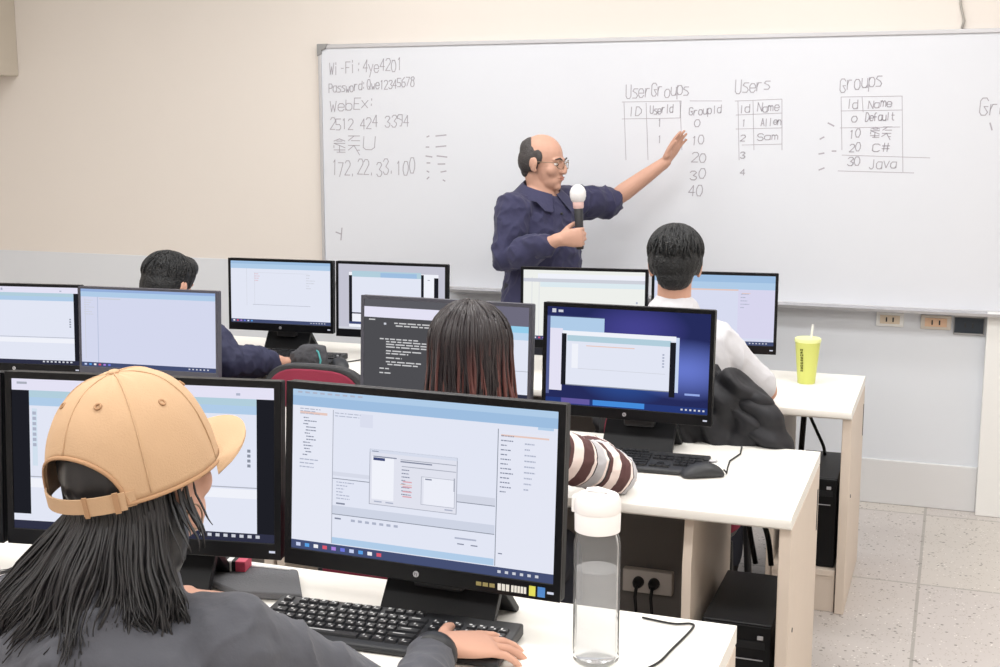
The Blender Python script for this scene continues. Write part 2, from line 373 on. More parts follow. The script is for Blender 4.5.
# outlet box on the modesty panel below the middle desk
r=root('power_outlet','grey double power outlet with two black plugs under the middle desk','outlet',(-.80,B_B-.131,.32))
oy=B_B-.131
build(MB().box((-.075,-.03,-.035),(.075,0,.035)),'outlet_box',r,M_outlet,bevel=.004)
for sx in(-.025,.022):
    pl=build(MB().tube([(sx,-.03,.0),(sx,-.045,0),(sx,-.06,-.003)],[.017,.016,.010],14),'plug',r,M_cable,smooth=True)
    build(MB().tube([(sx,-.055,-.002),(sx,-.075,-.03),(sx+.005,-.07,-.10),(sx+.01,-.05,-.30)],.005,8),'plug_cord',r,M_cable,smooth='all')
# ------------------------------------------------------------------ monitors
def rects_mesh(mb,rs,w,h,x0,z0):
    """rs: (u0,v0,u1,v1,mat,layer), v measured from the top"""
    for u0,v0,u1,v1,m,ly in rs:
        mb.mat(m); y=-.0006-.00012*ly
        mb.quad((x0+u0*w,y,z0+(1-v1)*h),(x0+u1*w,y,z0+(1-v1)*h),(x0+u1*w,y,z0+(1-v0)*h),(x0+u0*w,y,z0+(1-v0)*h))
def textrows(u0,v0,u1,v1,n,m,ly,fill=.5,thick=.35,seed=1,indent=.0):
    rg=random.Random(seed); o=[]; dv=(v1-v0)/n
    for i in range(n):
        a=u0+rg.uniform(0,indent)*(u1-u0); e=a+(u1-a)*rg.uniform(fill*.4,min(1,fill*1.5))
        while a<e:
            b=min(e,a+(u1-u0)*rg.uniform(.06,.22)); o.append((a,v0+dv*i,b,v0+dv*(i+thick),m,ly)); a=b+(u1-u0)*.03
    return o
def tower_ico(u,v,n,m,ly=6,s=.012,d=.03): return [(u,v+i*d,u+s,v+i*d+d*.6,m,ly) for i in range(n)]
c_bg=S(226,230,244); c_bg2=S(216,220,240); c_blue=S(158,190,224); c_sky=S(176,204,232); c_teal=S(178,206,220); c_wht=S(240,242,250); c_lav=S(228,226,244)
c_grey=S(170,174,188); c_line=S(140,146,160); c_txt=S(132,138,158); c_ltxt=S(174,180,200); c_blk=S(30,31,38); c_bar=S(48,50,70); c_task=S(70,80,116)
c_term=S(78,78,82); c_term2=S(92,92,98); c_off=S(205,208,218); c_red=S(220,170,180); c_org=S(230,200,190); c_hdr=S(66,76,120)
def frame_rect(u0,v0,u1,v1,m,ly,t=.003):
    return [(u0,v0,u1,v0+t*1.4,m,ly),(u0,v1-t*1.4,u1,v1,m,ly),(u0,v0,u0+t,v1,m,ly),(u1-t,v0,u1,v1,m,ly)]
def task(m=None,v=.945,ic=8,seed=0,u=.02):
    o=[(0,v,1,1,m or c_task,4)]
    cs=[S(200,210,240),S(90,160,230),S(240,240,245),S(220,90,110),S(170,130,220),S(110,120,220)]
    for i in range(ic): o.append((u+i*.036,v+.016,u+i*.036+.018,v+.038,cs[(i+seed)%6],5))
    for i in range(6): o.append((.80+i*.027,v+.018,.80+i*.027+.012,v+.034,c_off,5))
    return o
def ui_ide():
    o=[(0,0,1,1,c_bg,0),(0,0,1,.10,c_blue,1),(0,.0,1,.04,c_sky,2)]
    o+=[(.02+i*.03,.012,.02+i*.03+.018,.022,c_ltxt,3) for i in range(9)]
    o+=[(0,.10,.165,.94,S(230,233,245),1),(.162,.11,.165,.94,c_grey,2),(.79,.14,1,.94,S(228,231,244),1),(.788,.13,.791,.94,c_line,2)]
    o+=textrows(.03,.115,.15,.16,3,c_ltxt,3,.9,.4,3)+[(.03,.135,.14,.15,c_org,3)]+textrows(.04,.17,.10,.42,13,c_txt,3,.7,.35,4,.3)+textrows(.03,.43,.12,.50,3,c_ltxt,3,.8,.3,5)
    o+=textrows(.17,.125,.30,.16,2,c_ltxt,3,.6,.3,6)+[(.27,.12,.32,.20,S(218,222,238),2)]
    o+=[(.165,.53,.32,.535,c_line,2),(.165,.49,.32,.515,S(214,218,232),2),(.645,.54,.785,.59,S(210,214,228),2),(.645,.585,.785,.59,c_line,3)]
    o+=textrows(.18,.55,.26,.67,6,c_ltxt,3,.6,.3,8)+[(.18,.68,.215,.69,c_txt,3)]
    o+=[(.165,.70,.785,.755,S(206,212,228),2),(.165,.752,.785,.757,c_line,3)]+[(.24+i*.028,.775,.24+i*.028+.016,.79,c_ltxt,3) for i in range(7)]+[(.175,.775,.2,.785,c_txt,3)]
    o+=[(.64,.80,.72,.81,c_ltxt,3),(.65,.835,.675,.842,c_txt,3),(.70,.835,.725,.842,c_txt,3),(.165,.90,.785,.94,c_sky,2)]
    # dialog
    o+=[(.31,.325,.645,.665,S(224,226,238),4)]+frame_rect(.31,.325,.645,.665,c_grey,5)
    o+=[(.31,.325,.645,.345,S(214,220,236),5),(.32,.335,.345,.34,c_txt,6),(.32,.37,.405,.63,c_wht,5),(.325,.375,.37,.392,c_hdr,6),(.325,.365,.415,.372,c_txt,6),(.43,.38,.55,.388,c_txt,6),(.43,.37,.64,.375,c_grey,5)]
    o+=[(.435,.41,.64,.415,c_grey,6)]+textrows(.435,.43,.475,.60,8,c_txt,6,.9,.3,11)+[(.44,.50+i*.03,.475,.508+i*.03,c_red,7) for i in range(4)]+[(.52,.46,.635,.625,S(236,238,248),6)]+frame_rect(.51,.46,.637,.63,c_grey,7,.002)
    o+=[(.525,.47,.55,.478,c_txt,7),(.632,.45,.637,.53,c_grey,8),(.33,.64,.36,.648,c_ltxt,6),(.375,.64,.405,.648,c_ltxt,6),(.60,.64,.63,.648,c_ltxt,6),(.43,.52,.475,.525,c_org,6)]
    # right panel
    o+=textrows(.80,.165,.86,.52,13,c_txt,3,.8,.25,12)+textrows(.885,.20,.93,.50,9,c_ltxt,3,.8,.25,13)+[(.80,.16,.97,.17,c_org,3),(.80,.86,.815,.867,c_txt,3),(.93,.10,.985,.115,c_sky,3)]
    return o+task(ic=10)
def ui_share(left=.068,right=.065,vt=.075,vb=.93):
    o=[(0,0,1,1,c_bg,0),(0,0,1,vt,c_lav,1),(.02,.02,.06,.035,c_grey,2),(.41,.02,.425,.05,c_ltxt,2),(.86,.04,.875,.055,c_ltxt,2),(left,vt,1-right,vt+.10,c_teal,1),(left,vt+.045,1-right,vt+.10,c_sky,2)]
    if left: o.append((0,vt,left,vb-.03,c_blk,3))
    o.append((1-right,vt,1,1,c_blk,3))
    o+=[(left+.01,vt+.12,left+.03,vt+.50,S(210,224,238),2)]+tower_ico(left+.012,vt+.14,7,c_ltxt,3,.014,.035)+tower_ico(1-right-.035,.40,4,c_line,3,.012,.032)
    o+=[(left,.645,1-right,.652,c_grey,2),(left,.66,1-right,.72,c_wht,2),(0,.945,1,1,c_bar,4)]
    o+=[(.72+i*.03,.955,.72+i*.03+.015,.975,c_off,5) for i in range(8)]
    return o
def ui_plain():
    o=[(0,0,1,1,S(212,216,238),0),(0,0,1,.035,S(150,176,220),1),(0,.035,1,.10,c_sky,1),(.03,.12,.03+.004,.9,c_off,1),(.125,.10,.13,.95,S(180,190,216),2),(.14,.115,.30,.13,c_off,2)]
    o+=textrows(.025,.14,.11,.35,7,c_off,2,.7,.3,21)
    return o+task(ic=6)
def ui_lines(blue=c_blue):
    o=[(0,0,1,1,c_bg,0),(0,0,1,.10,blue,1),(0,.045,1,.12,c_sky,2),(.16,.12,.163,.72,c_off,2),(.22,.70,.80,.706,c_grey,2),(.24,.18,.243,.70,c_off,2),(.24,.18,.78,.184,c_off,2)]
    o+=textrows(.24,.20,.36,.34,4,c_red,2,.7,.25,31)+textrows(.76,.20,.85,.45,6,c_off,2,.7,.3,32)
    return o+task(ic=6,seed=2)
def ui_window():
    o=[(0,0,1,1,S(196,196,210),0),(.10,.12,.94,.97,c_wht,1),(.10,.17,.13,.90,c_blk,3),(.78,.13,.805,.90,c_blk,3),(.90,.17,.94,.90,c_blk,3),(.13,.10,.78,.19,c_teal,2),(.40,.12,.74,.19,c_blue,3),(.13,.74,.78,.76,c_bar,3),(.13,.19,.78,.74,c_bg,2),(.84,.20,.86,.21,c_txt,3),(.10,.88,.9,.92,c_hdr,3)]
    return o+[(0,.965,1,1,c_off,4)]
def ui_term():
    o=[(0,0,1,1,c_term2,0),(0,.085,.66,.205,c_lav,2),(0,.205,.80,1,c_term,2),(.805,0,1,.21,S(110,108,126),2),(.80,.21,1,.35,S(150,206,236),3),(.80,.32,1,1,c_bg,3),(.80,.28,1,.36,S(190,214,238),4),(.85,.70,1,.706,c_grey,4)]
    for v,a,e in((.225,.03,.07),(.255,.19,.52),(.285,.20,.50),(.44,.10,.34),(.47,.14,.45),(.50,.14,.44),(.53,.14,.42),(.575,.14,.36),(.605,.14,.28),(.655,.14,.24),(.70,.14,.36),(.73,.15,.34),(.78,.10,.16),(.83,.10,.17)):
        rg=random.Random(int(v*1000)); u=a
        while u<e:
            x=min(e,u+rg.uniform(.02,.06)); o.append((u,v,x,v+.014,S(206,206,208),4)); u=x+.008
    o.append((.125,.262,.14,.285,c_off,4))
    return o+[(.80,.96,1,1,c_bar,5)]
def ui_desktop():
    o=[(0,0,.36,1,S(70,84,150),.2),(.02,.10,.36,.32,c_sky,1),(.0,.09,.36,.10,c_hdr,1),(.0,.10,.02,.9,S(90,100,150),1),(.02,.22,.10,.86,c_lav,2),(.10,.24,.80,.80,c_bg,3),(.10,.24,.80,.285,c_wht,4),(.13,.285,.77,.345,c_teal,4),(.095,.27,.125,.80,c_blk,5),(.765,.30,.80,.85,c_blk,5),(.80,.25,.82,.80,S(200,214,240),4)]
    o+=[(.16,.37,.20,.62,c_wht,4),(.25,.38,.55,.39,c_org,4),(.20,.62,.74,.625,c_off,4),(.125,.79,.765,.80,c_line,5)]+tower_ico(.72,.42,5,c_ltxt,5,.012,.03)
    o+=[(.03,.02,.055,.06,c_off,2),(.07,.03,.10,.055,c_off,2),(.86,.80,.95,.82,S(150,170,230),2)]
    return o+[(0,.935,1,1,S(40,58,120),4),(.30,.935,.62,.99,S(70,140,220),5),(.10,.935,.28,.99,S(100,90,160),5)]+[(.84+i*.026,.955,.84+i*.026+.012,.972,c_off,6) for i in range(6)]
def wallpaper():
    m=bpy.data.materials.new('desktop_wallpaper'); n,l=nodes_of(m)
    for x in list(n): n.remove(x)
    o=n.new('ShaderNodeOutputMaterial'); e=n.new('ShaderNodeEmission'); tc=n.new('ShaderNodeTexCoord')
    prev=None
    for c,s,col in((( .85,.5,.35),5.5,srgb(120,140,235)),((.55,.5,.97),7,srgb(96,90,190)),((.5,.5,.08),5,srgb(60,120,220))):
        d=n.new('ShaderNodeVectorMath'); d.operation='DISTANCE'; d.inputs[1].default_value=c; l.new(tc.outputs['Generated'],d.inputs[0])
        r=n.new('ShaderNodeMapRange'); r.inputs[1].default_value=0; r.inputs[2].default_value=.42; r.inputs[3].default_value=1; r.inputs[4].default_value=0; l.new(d.outputs['Value'],r.inputs[0])
        x=n.new('ShaderNodeMix'); x.data_type='RGBA'; x.inputs[7].default_value=(*col,1); l.new(r.outputs[0],x.inputs[0])
        if prev: l.new(prev,x.inputs[6])
        else: x.inputs[6].default_value=(*srgb(38,44,92),1)
        prev=x.outputs[2]
    l.new(prev,e.inputs[0]); e.inputs[1].default_value=SCREEN; l.new(e.outputs[0],o.inputs[0]); return m
M_wall=wallpaper()
def monitor(label,p0,p1,zb,h,ui,style='b',tilt=4,chin=.032,bez=.014,stickers=False,stand=True,sx=0):
    """p0,p1: left and right ends of the lower front edge on plan"""
    p0,p1=V((*p0,0)),V((*p1,0)); c=(p0+p1)/2; w=(p1-p0).length; rz=math.atan2(p1.y-p0.y,p1.x-p0.x)
    r=root('monitor',label,'monitor',(c.x,c.y,DZ),rz,'widescreen monitors on the desks')
    T=Matrix.Translation((0,0,zb-DZ))@Matrix.Rotation(-math.radians(tilt),4,'X')
    fm=M_grey_bezel if style=='g' else M_black
    def part(mb,n,m,**k):
        mb.v=[T@p for p in mb.v]; return build(mb,n,r,m,**k)
    part(MB().box((-w/2,.006,0),(w/2,.030,h)).box((-w*.36,.03,h*.14),(w*.36,.052,h*.88)),'housing',fm,bevel=.004)
    o,i0,i1,j0,j1=(w/2),-w/2+bez,w/2-bez,chin,h-bez
    mb=MB(); vs=[(-o,0,0),(o,0,0),(o,0,h),(-o,0,h),(i0,0,j0),(i1,0,j0),(i1,0,j1),(i0,0,j1)]
    vs=vs+[(x,.008,z) for x,y,z in vs]
    mb.add(vs,[(0,1,5,4),(1,2,6,5),(2,3,7,6),(3,0,4,7),(9,8,12,13),(10,9,13,14),(11,10,14,15),(8,11,15,12),(0,8,9,1),(1,9,10,2),(2,10,11,3),(3,11,8,0),(4,5,13,12),(5,6,14,13),(6,7,15,14),(7,4,12,15)])
    part(mb,'bezel',M_grey_bezel if style=='g' else M_gloss,bevel=.0015)
    # lit display
    mb=MB(); sw,sh=i1-i0,j1-j0; rs=ui()
    mb.mat(M_wall if ui is ui_desktop else rs[0][4]); mb.box((i0,.0035,j0),(i1,.0065,j1))
    mb2=MB(); mb2.mats=list(mb.mats)
    rects_mesh(mb,[q for q in rs if not(ui is ui_desktop and q[5]==.2)],sw,sh,i0,j0)
    for k in range(8,len(mb.v)): mb.v[k].y+=.0035
    mb.v=[T@p for p in mb.v]
    build(mb,'screen',r)
    lg=MB().lathe([(.0058,0),(.0058,.0008)],(0,0,0),20); Rx=Matrix.Translation((0,-.0002,chin*.48))@Matrix.Rotation(PI/2,4,'X'); lg.v=[Rx@p for p in lg.v]
    part(lg,'emblem',M_silver)
    lt=MB(); rx=lambda pts: [ (a*.0011-.0022,bz*.0009+chin*.48-.0042) for a,bz in pts]
    for st in('0802 0516251 2'.replace(' 2','2').split()[0],'1626','4640','4656'):
        pts=[(int(st[j])*.8,int(st[j+1])) for j in range(0,len(st)-1,2)]; ribbon(lt,rx(pts),.0008,-.0014)
    part(lt,'emblem_lettering',M_black)
    part(MB().box((w/2-.024,-.0006,chin*.42),(w/2-.012,.0002,chin*.55)),'power_light',S(210,214,230))
    if stickers:
        st=MB()
        st.mat(P('sticker_yellow',srgb(214,214,90),.5)).box((w/2-.058,-.0007,.006),(w/2-.046,.0001,.024))
        st.mat(P('sticker_blue',srgb(72,130,200),.5)).box((w/2-.042,-.0007,.006),(w/2-.028,.0001,.024))
        st.mat(P('sticker_white',srgb(226,226,220),.5))
        for k in range(3): st.box((w/2-.118+k*.008,-.0007,.008),(w/2-.112+k*.008,.0001,.02))
        for k in range(5): st.box((w/2-.092+k*.006,-.0007,.008),(w/2-.0875+k*.006,.0001,.02))
        st.mat(P('sticker_dim',srgb(150,140,90),.5))
        for k in range(3): st.box((w/2-.16+k*.013,-.0007,.011),(w/2-.15+k*.013,.0001,.018))
        part(st,'sticker',None)
    if stand:
        k=w/.505
        n=MB().box((-.045*k+sx,.05,zb-DZ-.03),(.045*k+sx,.085,zb-DZ+.20)); build(n,'neck',r,M_dark,bevel=.006)
        hb=.085
        pts=[(.035,0),(.030,.006),(.085,hb),(.098,hb+.002),(.178,.006),(.175,0),(.163,0),(.092,hb-.016),(.047,.0)]
        build(MB().prism(pts,0,-.105*k+sx,.105*k+sx),'base',r,M_black,bevel=.002)
    return r
mA1=monitor('monitor half hidden behind the tan baseball cap, pale shared window with black side bars',(-1.750,1.95),(-1.184,2.045),.822,.347,ui_share)
mA2=monitor('nearest large monitor showing a development window with a centred grey dialog box',(-1.178,2.046),(-.618,2.026),.818,.353,ui_ide,stickers=True,sx=.02)
mA0=monitor('monitor at the far left of the nearest row, only its dark edge in view',(-2.32,1.90),(-1.757,1.945),.822,.345,ui_share,tilt=4)
mB1=monitor('monitor at the left end of the middle row, white window with teal band',(-3.25,3.385),(-2.755,3.47),.82,.305,lambda:ui_share(.05,.035),tilt=3,bez=.010)
mB2=monitor('monitor with almost blank pale blue window in front of the navy jacket student',(-2.763,3.467),(-2.249,3.51),.82,.302,ui_plain,style='g',tilt=3,bez=.008)
mB3=monitor('grey framed monitor with dark text terminal behind the long-haired woman',(-1.727,3.498),(-1.158,3.477),.82,.315,ui_term,style='g',tilt=3,bez=.011)
mB4=monitor('monitor with blue glowing desktop wallpaper and one white window',(-1.115,3.45),(-.613,3.445),.82,.328,ui_desktop,tilt=3,bez=.012,sx=.03)
mC1=monitor('monitor beside the navy jacket student, pale window with blue top band',(-2.831,4.515),(-2.363,4.547),.82,.298,ui_lines,tilt=2,bez=.011)
mC2=monitor('monitor behind the empty maroon chair, white window between black bars on grey',(-2.328,4.506),(-1.852,4.525),.82,.304,ui_window,tilt=2,bez=.011)
mC3=monitor('monitor just in front of the lecturer, mostly white document window',(-1.546,4.514),(-1.065,4.575),.82,.309,lambda:[(0,0,1,1,S(238,240,236),0),(0,.12,1,.17,c_off,1),(.14,.17,1,.24,S(220,234,240),1),(.12,.05,1,.12,c_wht,2),(.13,.10,.133,.95,c_off,2),(.07,.1,.073,.95,c_off,2)]+tower_ico(.93,.42,6,c_ltxt,3,.014,.05)+task(ic=5),tilt=2,bez=.011)
mC4=monitor('monitor right of the short-haired student in white, pale window with blue toolbar',(-1.062,4.621),(-.599,4.676),.82,.302,lambda:[(0,0,1,1,c_bg2,0),(0,0,1,.10,c_blue,1),(.1,.10,1,.20,c_sky,1),(.70,.20,1,.9,S(216,214,238),1),(.73,.25,.80,.26,c_org,2),(.10,.20,.70,.22,c_org,2)]+textrows(.72,.26,.82,.5,5,c_ltxt,2,.7,.25,44)+[(.3,.80,.66,.806,c_grey,2)]+task(ic=4),tilt=2,bez=.011)
# ------------------------------------------------------------------ keyboards
def key_mesh(w,d,legend):
    mb=MB(); mb.mat(M_key); t=.0016
    vs=[(-w/2,-d/2,0),(w/2,-d/2,0),(w/2,d/2,0),(-w/2,d/2,0),(-w/2+t,-d/2+t,.006),(w/2-t,-d/2+t,.006),(w/2-t,d/2-t,.0055),(-w/2+t,d/2-t,.0055)]
    mb.add(vs,[(3,2,1,0),(4,5,6,7),(0,1,5,4),(1,2,6,5),(2,3,7,6),(3,0,4,7)])
    if legend:
        mb.mat(M_legend); z=.0062
        for a in legend:
            x0,y0,x1,y1=a; mb.quad((x0,y0,z),(x1,y0,z),(x1,y1,z),(x0,y1,z))
    me=mb.mesh('key'); return me
def keyboard(label,loc,rz,keys=True,width=.455,group='black desktop keyboards'):
    r=root('keyboard',label,'keyboard',loc,rz,group)
    D=.152
    prof=[(-D/2,0),(-D/2,.010),(-D/2+.008,.014),(D/2-.012,.024),(D/2,.022),(D/2,0)]
    build(MB().prism(prof,0,-width/2,width/2),'case',r,M_dark,bevel=.004)
    sl=(.024-.014)/(D-.02); u=.019; d=.0185; x0=-width/2+.012
    rows=[[(x0+u*(.5+i*1.0+(i>0)*.6+(i>4)*.35+(i>8)*.35),1) for i in range(13)]]
    def row(ws):
        o=[];x=0
        for k in ws: o.append((x0+u*(x+k/2),k)); x+=k
        return o
    rows+=[row([1]*13+[2]),row([1.5]+[1]*12+[1.5]),row([1.75]+[1]*11+[2.25]),row([2.25]+[1]*10+[2.75]),row([1.25,1.25,1.25,6.25,1.25,1.25,1.25,1.25])]
    nx=x0+u*15.35
    for k in(1,2): rows[k]+=[(nx+u*(j+.5),1) for j in range(3)]
    rows[4]+=[(nx+u*1.5,1)]; rows[5]+=[(nx+u*(j+.5),1) for j in range(3)]
    px=x0+u*18.65
    for k in(1,2,3,4): rows[k]+=[(px+u*(j+.5),1) for j in range(4)]
    if keys:
        rng=random.Random(5); cache={}
        for ri,rw in enumerate(rows):
            y=D/2-.022-ri*.0205-(.004 if ri>0 else 0); z=.014+sl*(y+D/2-.008)-.001
            for ki,(x,kw) in enumerate(rw):
                var=(round(kw,2),rng.randrange(4) if kw<1.6 else 9)
                if var not in cache:
                    w=u*kw-.0022
                    lg={0:[(-.005,-.001,-.002,.005),(.001,-.005,.004,-.002)],1:[(-.005,.001,.0,.005),(.002,-.004,.005,0)],2:[(-.005,-.003,-.002,.004),(-.001,-.005,.004,-.003)],3:[(-.004,-.001,.001,.005)],9:[(-w*.32,.0,w*.12,.003)]}[var[1]]
                    cache[var]=key_mesh(w,.0165,lg)
                o=bpy.data.objects.new('key',cache[var]); link(o,r); o.location=(x,y,z); o.rotation_euler=(math.atan(sl),0,0)
    else:
        mb=MB()
        for ri,rw in enumerate(rows):
            y=D/2-.022-ri*.0205-(.004 if ri>0 else 0); z=.014+sl*(y+D/2-.008)-.001
            for x,kw in rw:
                w=u*kw-.0022; mb.box((x-w/2,y-.008,z),(x+w/2,y+.008,z+.006))
        o=build(mb,'key_field',r,M_key); o['kind']='stuff'
    return r
kA=keyboard('black keyboard in front of the nearest large monitor under the woman\'s hand',(-.945,1.999,DZ+.002),math.radians(2.5)); kA.scale=(1.07,1.04,1.04)
kB=keyboard('black keyboard on the middle desk beside the dark mouse',(-.83,3.335,DZ+.002),math.radians(2),keys=False)
kC=keyboard('black keyboard by the stand of the monitor beside the navy jacket student',(-2.52,4.46,DZ+.002),math.radians(4),keys=False)
def mouse(label,loc,rz,cord):
    r=root('computer_mouse',label,'mouse',loc,rz,'dark computer mice')
    prof=[(-.060,.020,.010),(-.050,.028,.019),(-.030,.032,.030),(0,.032,.037),(.025,.030,.034),(.048,.027,.023),(.060,.020,.012)]
    mb=MB(); n=16; vs=[];fs=[]
    for y,w,h in prof:
        for i in range(n):
            a=2*PI*i/n; vs.append((w*math.cos(a),y,max(.0005,h*.42+h*.58*math.sin(a))))
    for j in range(len(prof)-1):
        for i in range(n): k=(i+1)%n; fs.append((j*n+i,j*n+k,(j+1)*n+k,(j+1)*n+i))
    fs+= [tuple(range(n))[::-1],tuple(range((len(prof)-1)*n,len(prof)*n))]; mb.add(vs,fs)
    r.scale=(1,1,1.12); o=build(mb,'shell',r,M_dark,smooth='all'); s=o.modifiers.new('s','SUBSURF'); s.levels=s.render_levels=1
    build(MB().tube([(.0,.038,.027+.009*math.cos(0)),(0,.03,.036),(0,.022,.037)],.004,8,dome=True),'scroll_wheel',r,M_silver,smooth='all')
    build(MB().box((-.0006,.004,.0375),(.0006,.018,.0395)),'button_gap',r,M_black)
    I=RM[r.name].inverted()
    build(MB().tube([I@V(p) for p in cord],.0022,6),'cord',r,M_cable,smooth='all')
    return r
mouse('dark mouse on the middle desk right of the keyboard',(-.605,3.285,DZ),math.radians(-62),[(-.552,3.313,DZ+.015),(-.545,3.32,DZ+.005),(-.553,3.38,DZ+.003),(-.56,3.46,DZ+.003),(-.545,3.55,DZ+.003),(-.555,3.64,DZ+.003)])
mouse('dark mouse on the far desk behind the empty maroon chair',(-2.245,4.37,DZ),math.radians(40),[(-2.284,4.414,DZ+.015),(-2.30,4.43,DZ+.004),(-2.26,4.48,DZ+.003),(-2.2,4.6,DZ+.003),(-2.12,4.72,DZ+.003)])
# ------------------------------------------------------------------ bottle, cup
r=root('water_bottle','clear water bottle with white cap, half full, on nearest desk','bottle',(-.553,2.032,DZ))
def clear_mat(name,tint,ior=1.3,milk=.1):
    m=bpy.data.materials.new(name); n,l=nodes_of(m)
    for x in list(n): n.remove(x)
    o=n.new('ShaderNodeOutputMaterial'); t=n.new('ShaderNodeBsdfTransparent'); g=n.new('ShaderNodeBsdfGlossy'); mx=n.new('ShaderNodeMixShader'); f=n.new('ShaderNodeFresnel')
    t.inputs[0].default_value=(*tint,1); g.inputs['Roughness'].default_value=.03; f.inputs[0].default_value=ior
    l.new(f.outputs[0],mx.inputs[0]); l.new(t.outputs[0],mx.inputs[1]); l.new(g.outputs[0],mx.inputs[2]); d=n.new('ShaderNodeBsdfDiffuse'); d.inputs[0].default_value=(.95,.95,.96,1); m2=n.new('ShaderNodeMixShader'); m2.inputs[0].default_value=milk
    l.new(mx.outputs[0],m2.inputs[1]); l.new(d.outputs[0],m2.inputs[2]); l.new(m2.outputs[0],o.inputs[0]); return m
M_clear=clear_mat('clear_plastic',(.985,.988,.99),1.06,.05); M_water=clear_mat('water',(.96,.965,.97),1.06,.15)
R_=.0405
build(MB().lathe([(R_-.006,0),(R_,.006),(R_,.215),(R_-.003,.228),(R_-.006,.236),(R_-.006,.25),(R_-.009,.25),(R_-.009,.236),(R_-.006,.226),(R_-.003,.213),(R_-.003,.009),(R_-.008,.006)],n=48),'bottle_body',r,M_clear,smooth=True)
build(MB().lathe([(R_-.009,.0065),(R_-.0036,.0105),(R_-.0036,.168),(R_-.0036,.1685)],n=48),'water',r,M_water,smooth=True)
M_capw=P('white_cap_plastic',srgb(246,242,240),.4)
build(MB().lathe([(R_-.006,.236),(R_-.001,.238),(R_-.0005,.268),(R_-.002,.272),(R_-.004,.2725)],n=48),'cap_collar',r,M_capw,smooth=True)
lid=build(MB().lathe([(R_-.001,.272),(R_,.276),(R_-.001,.294),(R_-.005,.301),(R_-.014,.304)],n=48),'lid',r,M_capw,smooth=True)
build(MB().box((-R_-.004,-.011,.268),(-R_+.003,.011,.296)),'lid_clasp',r,M_capw,bevel=.002)
build(MB().tube([(-.02,0,.300),(-.018,0,.308),(0,0,.311),(.018,0,.308),(.02,0,.300)],.004,10),'lid_loop',r,M_capw,smooth='all')
M_lime=P('lime_plastic',srgb(212,218,118),.35)
r=root('lime_cup','tall lime green cup with lid and white straw on far desk','cup',(-.487,4.690,DZ)); r.scale=(1,1,.93)
build(MB().lathe([(.030,0),(.032,.002),(.0455,.165),(.047,.168),(.0455,.170)],n=40),'cup_body',r,M_lime,smooth=True)
build(MB().lathe([(.0475,.166),(.0485,.172),(.047,.180),(.042,.183),(.020,.184)],n=40),'lid',r,P('pale_lime_lid',srgb(238,244,170),.35),smooth=True)
build(MB().tube([(.008,0,.02),(.012,0,.185),(.016,0,.236)],.0042,10),'straw',r,P('straw_plastic',srgb(238,238,236),.4),smooth=True)
mb=MB()
rg=random.Random(3)
for k in range(9):  # illegible upright lettering running down the side
    z=.135-k*.0105; a=math.radians(-118); rr=.0345+z*.079
    for q in range(2):
        aa=a+q*.13+rg.uniform(-.03,.03); zz=z+rg.uniform(-.001,.001)
        mb.add([( (rr+.0006)*math.cos(aa+da),(rr+.0006)*math.sin(aa+da),zz+dz) for da,dz in((0,0),(.1,0),(.1,.0075),(0,.0075))],[(0,1,2,3)])
build(mb,'lettering',r,P('olive_ink',srgb(96,100,30),.6))
# ------------------------------------------------------------------ computer towers
def tower(label,x,yf,z0,w=.178,h=.36,d=.39):
    r=root('computer_tower',label,'computer',(x,yf+d/2,z0),0,'black computer towers under the desks')
    build(MB().box((-w/2,-d/2+.012,0),(w/2,d/2,h)),'case',r,M_dark,bevel=.004)
    build(MB().box((-w/2,-d/2,.002),(w/2,-d/2+.012,h-.002)),'front_panel',r,M_gloss,bevel=.004)
    build(MB().box((-w/2+.014,-d/2-.003,h-.062),(w/2-.014,-d/2,h-.042)),'drive_slot',r,M_black,bevel=.001)
    build(MB().box((-w/2+.02,-d/2-.0035,h-.092),(w/2-.02,-d/2,h-.090)),'trim_strip',r,M_silver)
    build(MB().box((w/2-.035,-d/2-.005,h-.036),(w/2-.020,-d/2,h-.026)),'power_button',r,M_silver,bevel=.001)
    build(MB().box((-w/2+.018,-d/2-.004,h-.036),(-w/2+.06,-d/2,h-.031)),'nameplate',r,M_silver)
    return r
tower('black computer tower under the middle desk behind the beige end panel',-.468,3.07,.15,h=.255)
tower('black computer tower under the far desk with the lime cup',-.405,4.31,.15,w=.15,h=.315)
# loose cables
def cable(name,label,pts,rad=.004,mat=None):
    # smooth the path
    pts=[V(p) for p in pts]; out=[]
    for i in range(len(pts)-1):
        p0=pts[max(0,i-1)];p1=pts[i];p2=pts[i+1];p3=pts[min(len(pts)-1,i+2)]
        for k in range(6):
            t=k/6; out.append(.5*((2*p1)+(p2-p0)*t+(2*p0-5*p1+4*p2-p3)*t*t+(3*p1-p0-3*p2+p3)*t**3))
    out.append(pts[-1])
    return tag(build(MB().tube(out,rad,8),name,None,mat or M_cable,smooth='all'),label,'cable')
cable('thin_cable','thin black cable lying across the nearest desk beside the bottle',[(-.52,2.245,DZ+.003),(-.46,2.235,DZ+.003),(-.428,2.246,DZ+.003),(-.420,2.225,DZ+.003),(-.435,2.12,DZ+.003),(-.450,2.04,DZ+.003),(-.50,1.96,DZ+.003),(-.56,1.9,DZ+.003)],.0022)
for i,(x,l) in enumerate(((-.545,'black cable hanging under the middle desk, nearest the divider panel'),(-.515,'black cable drooping to the tower under the middle desk'),(-.485,'black cable looping down in the back of the middle desk'))):
    cable('hanging_cable',l,[(x,3.60,.68),(x+.012,3.59,.58),(x+.03+.02*i,3.585,.48),(x+.05+.015*i,3.58,.39)],.008)
cable('hanging_cable','black cable hanging straight down under the far desk by the jacket',[(-.505,4.86,.68),(-.508,4.86,.55),(-.512,4.85,.42),(-.512,4.84,.28)],.011)
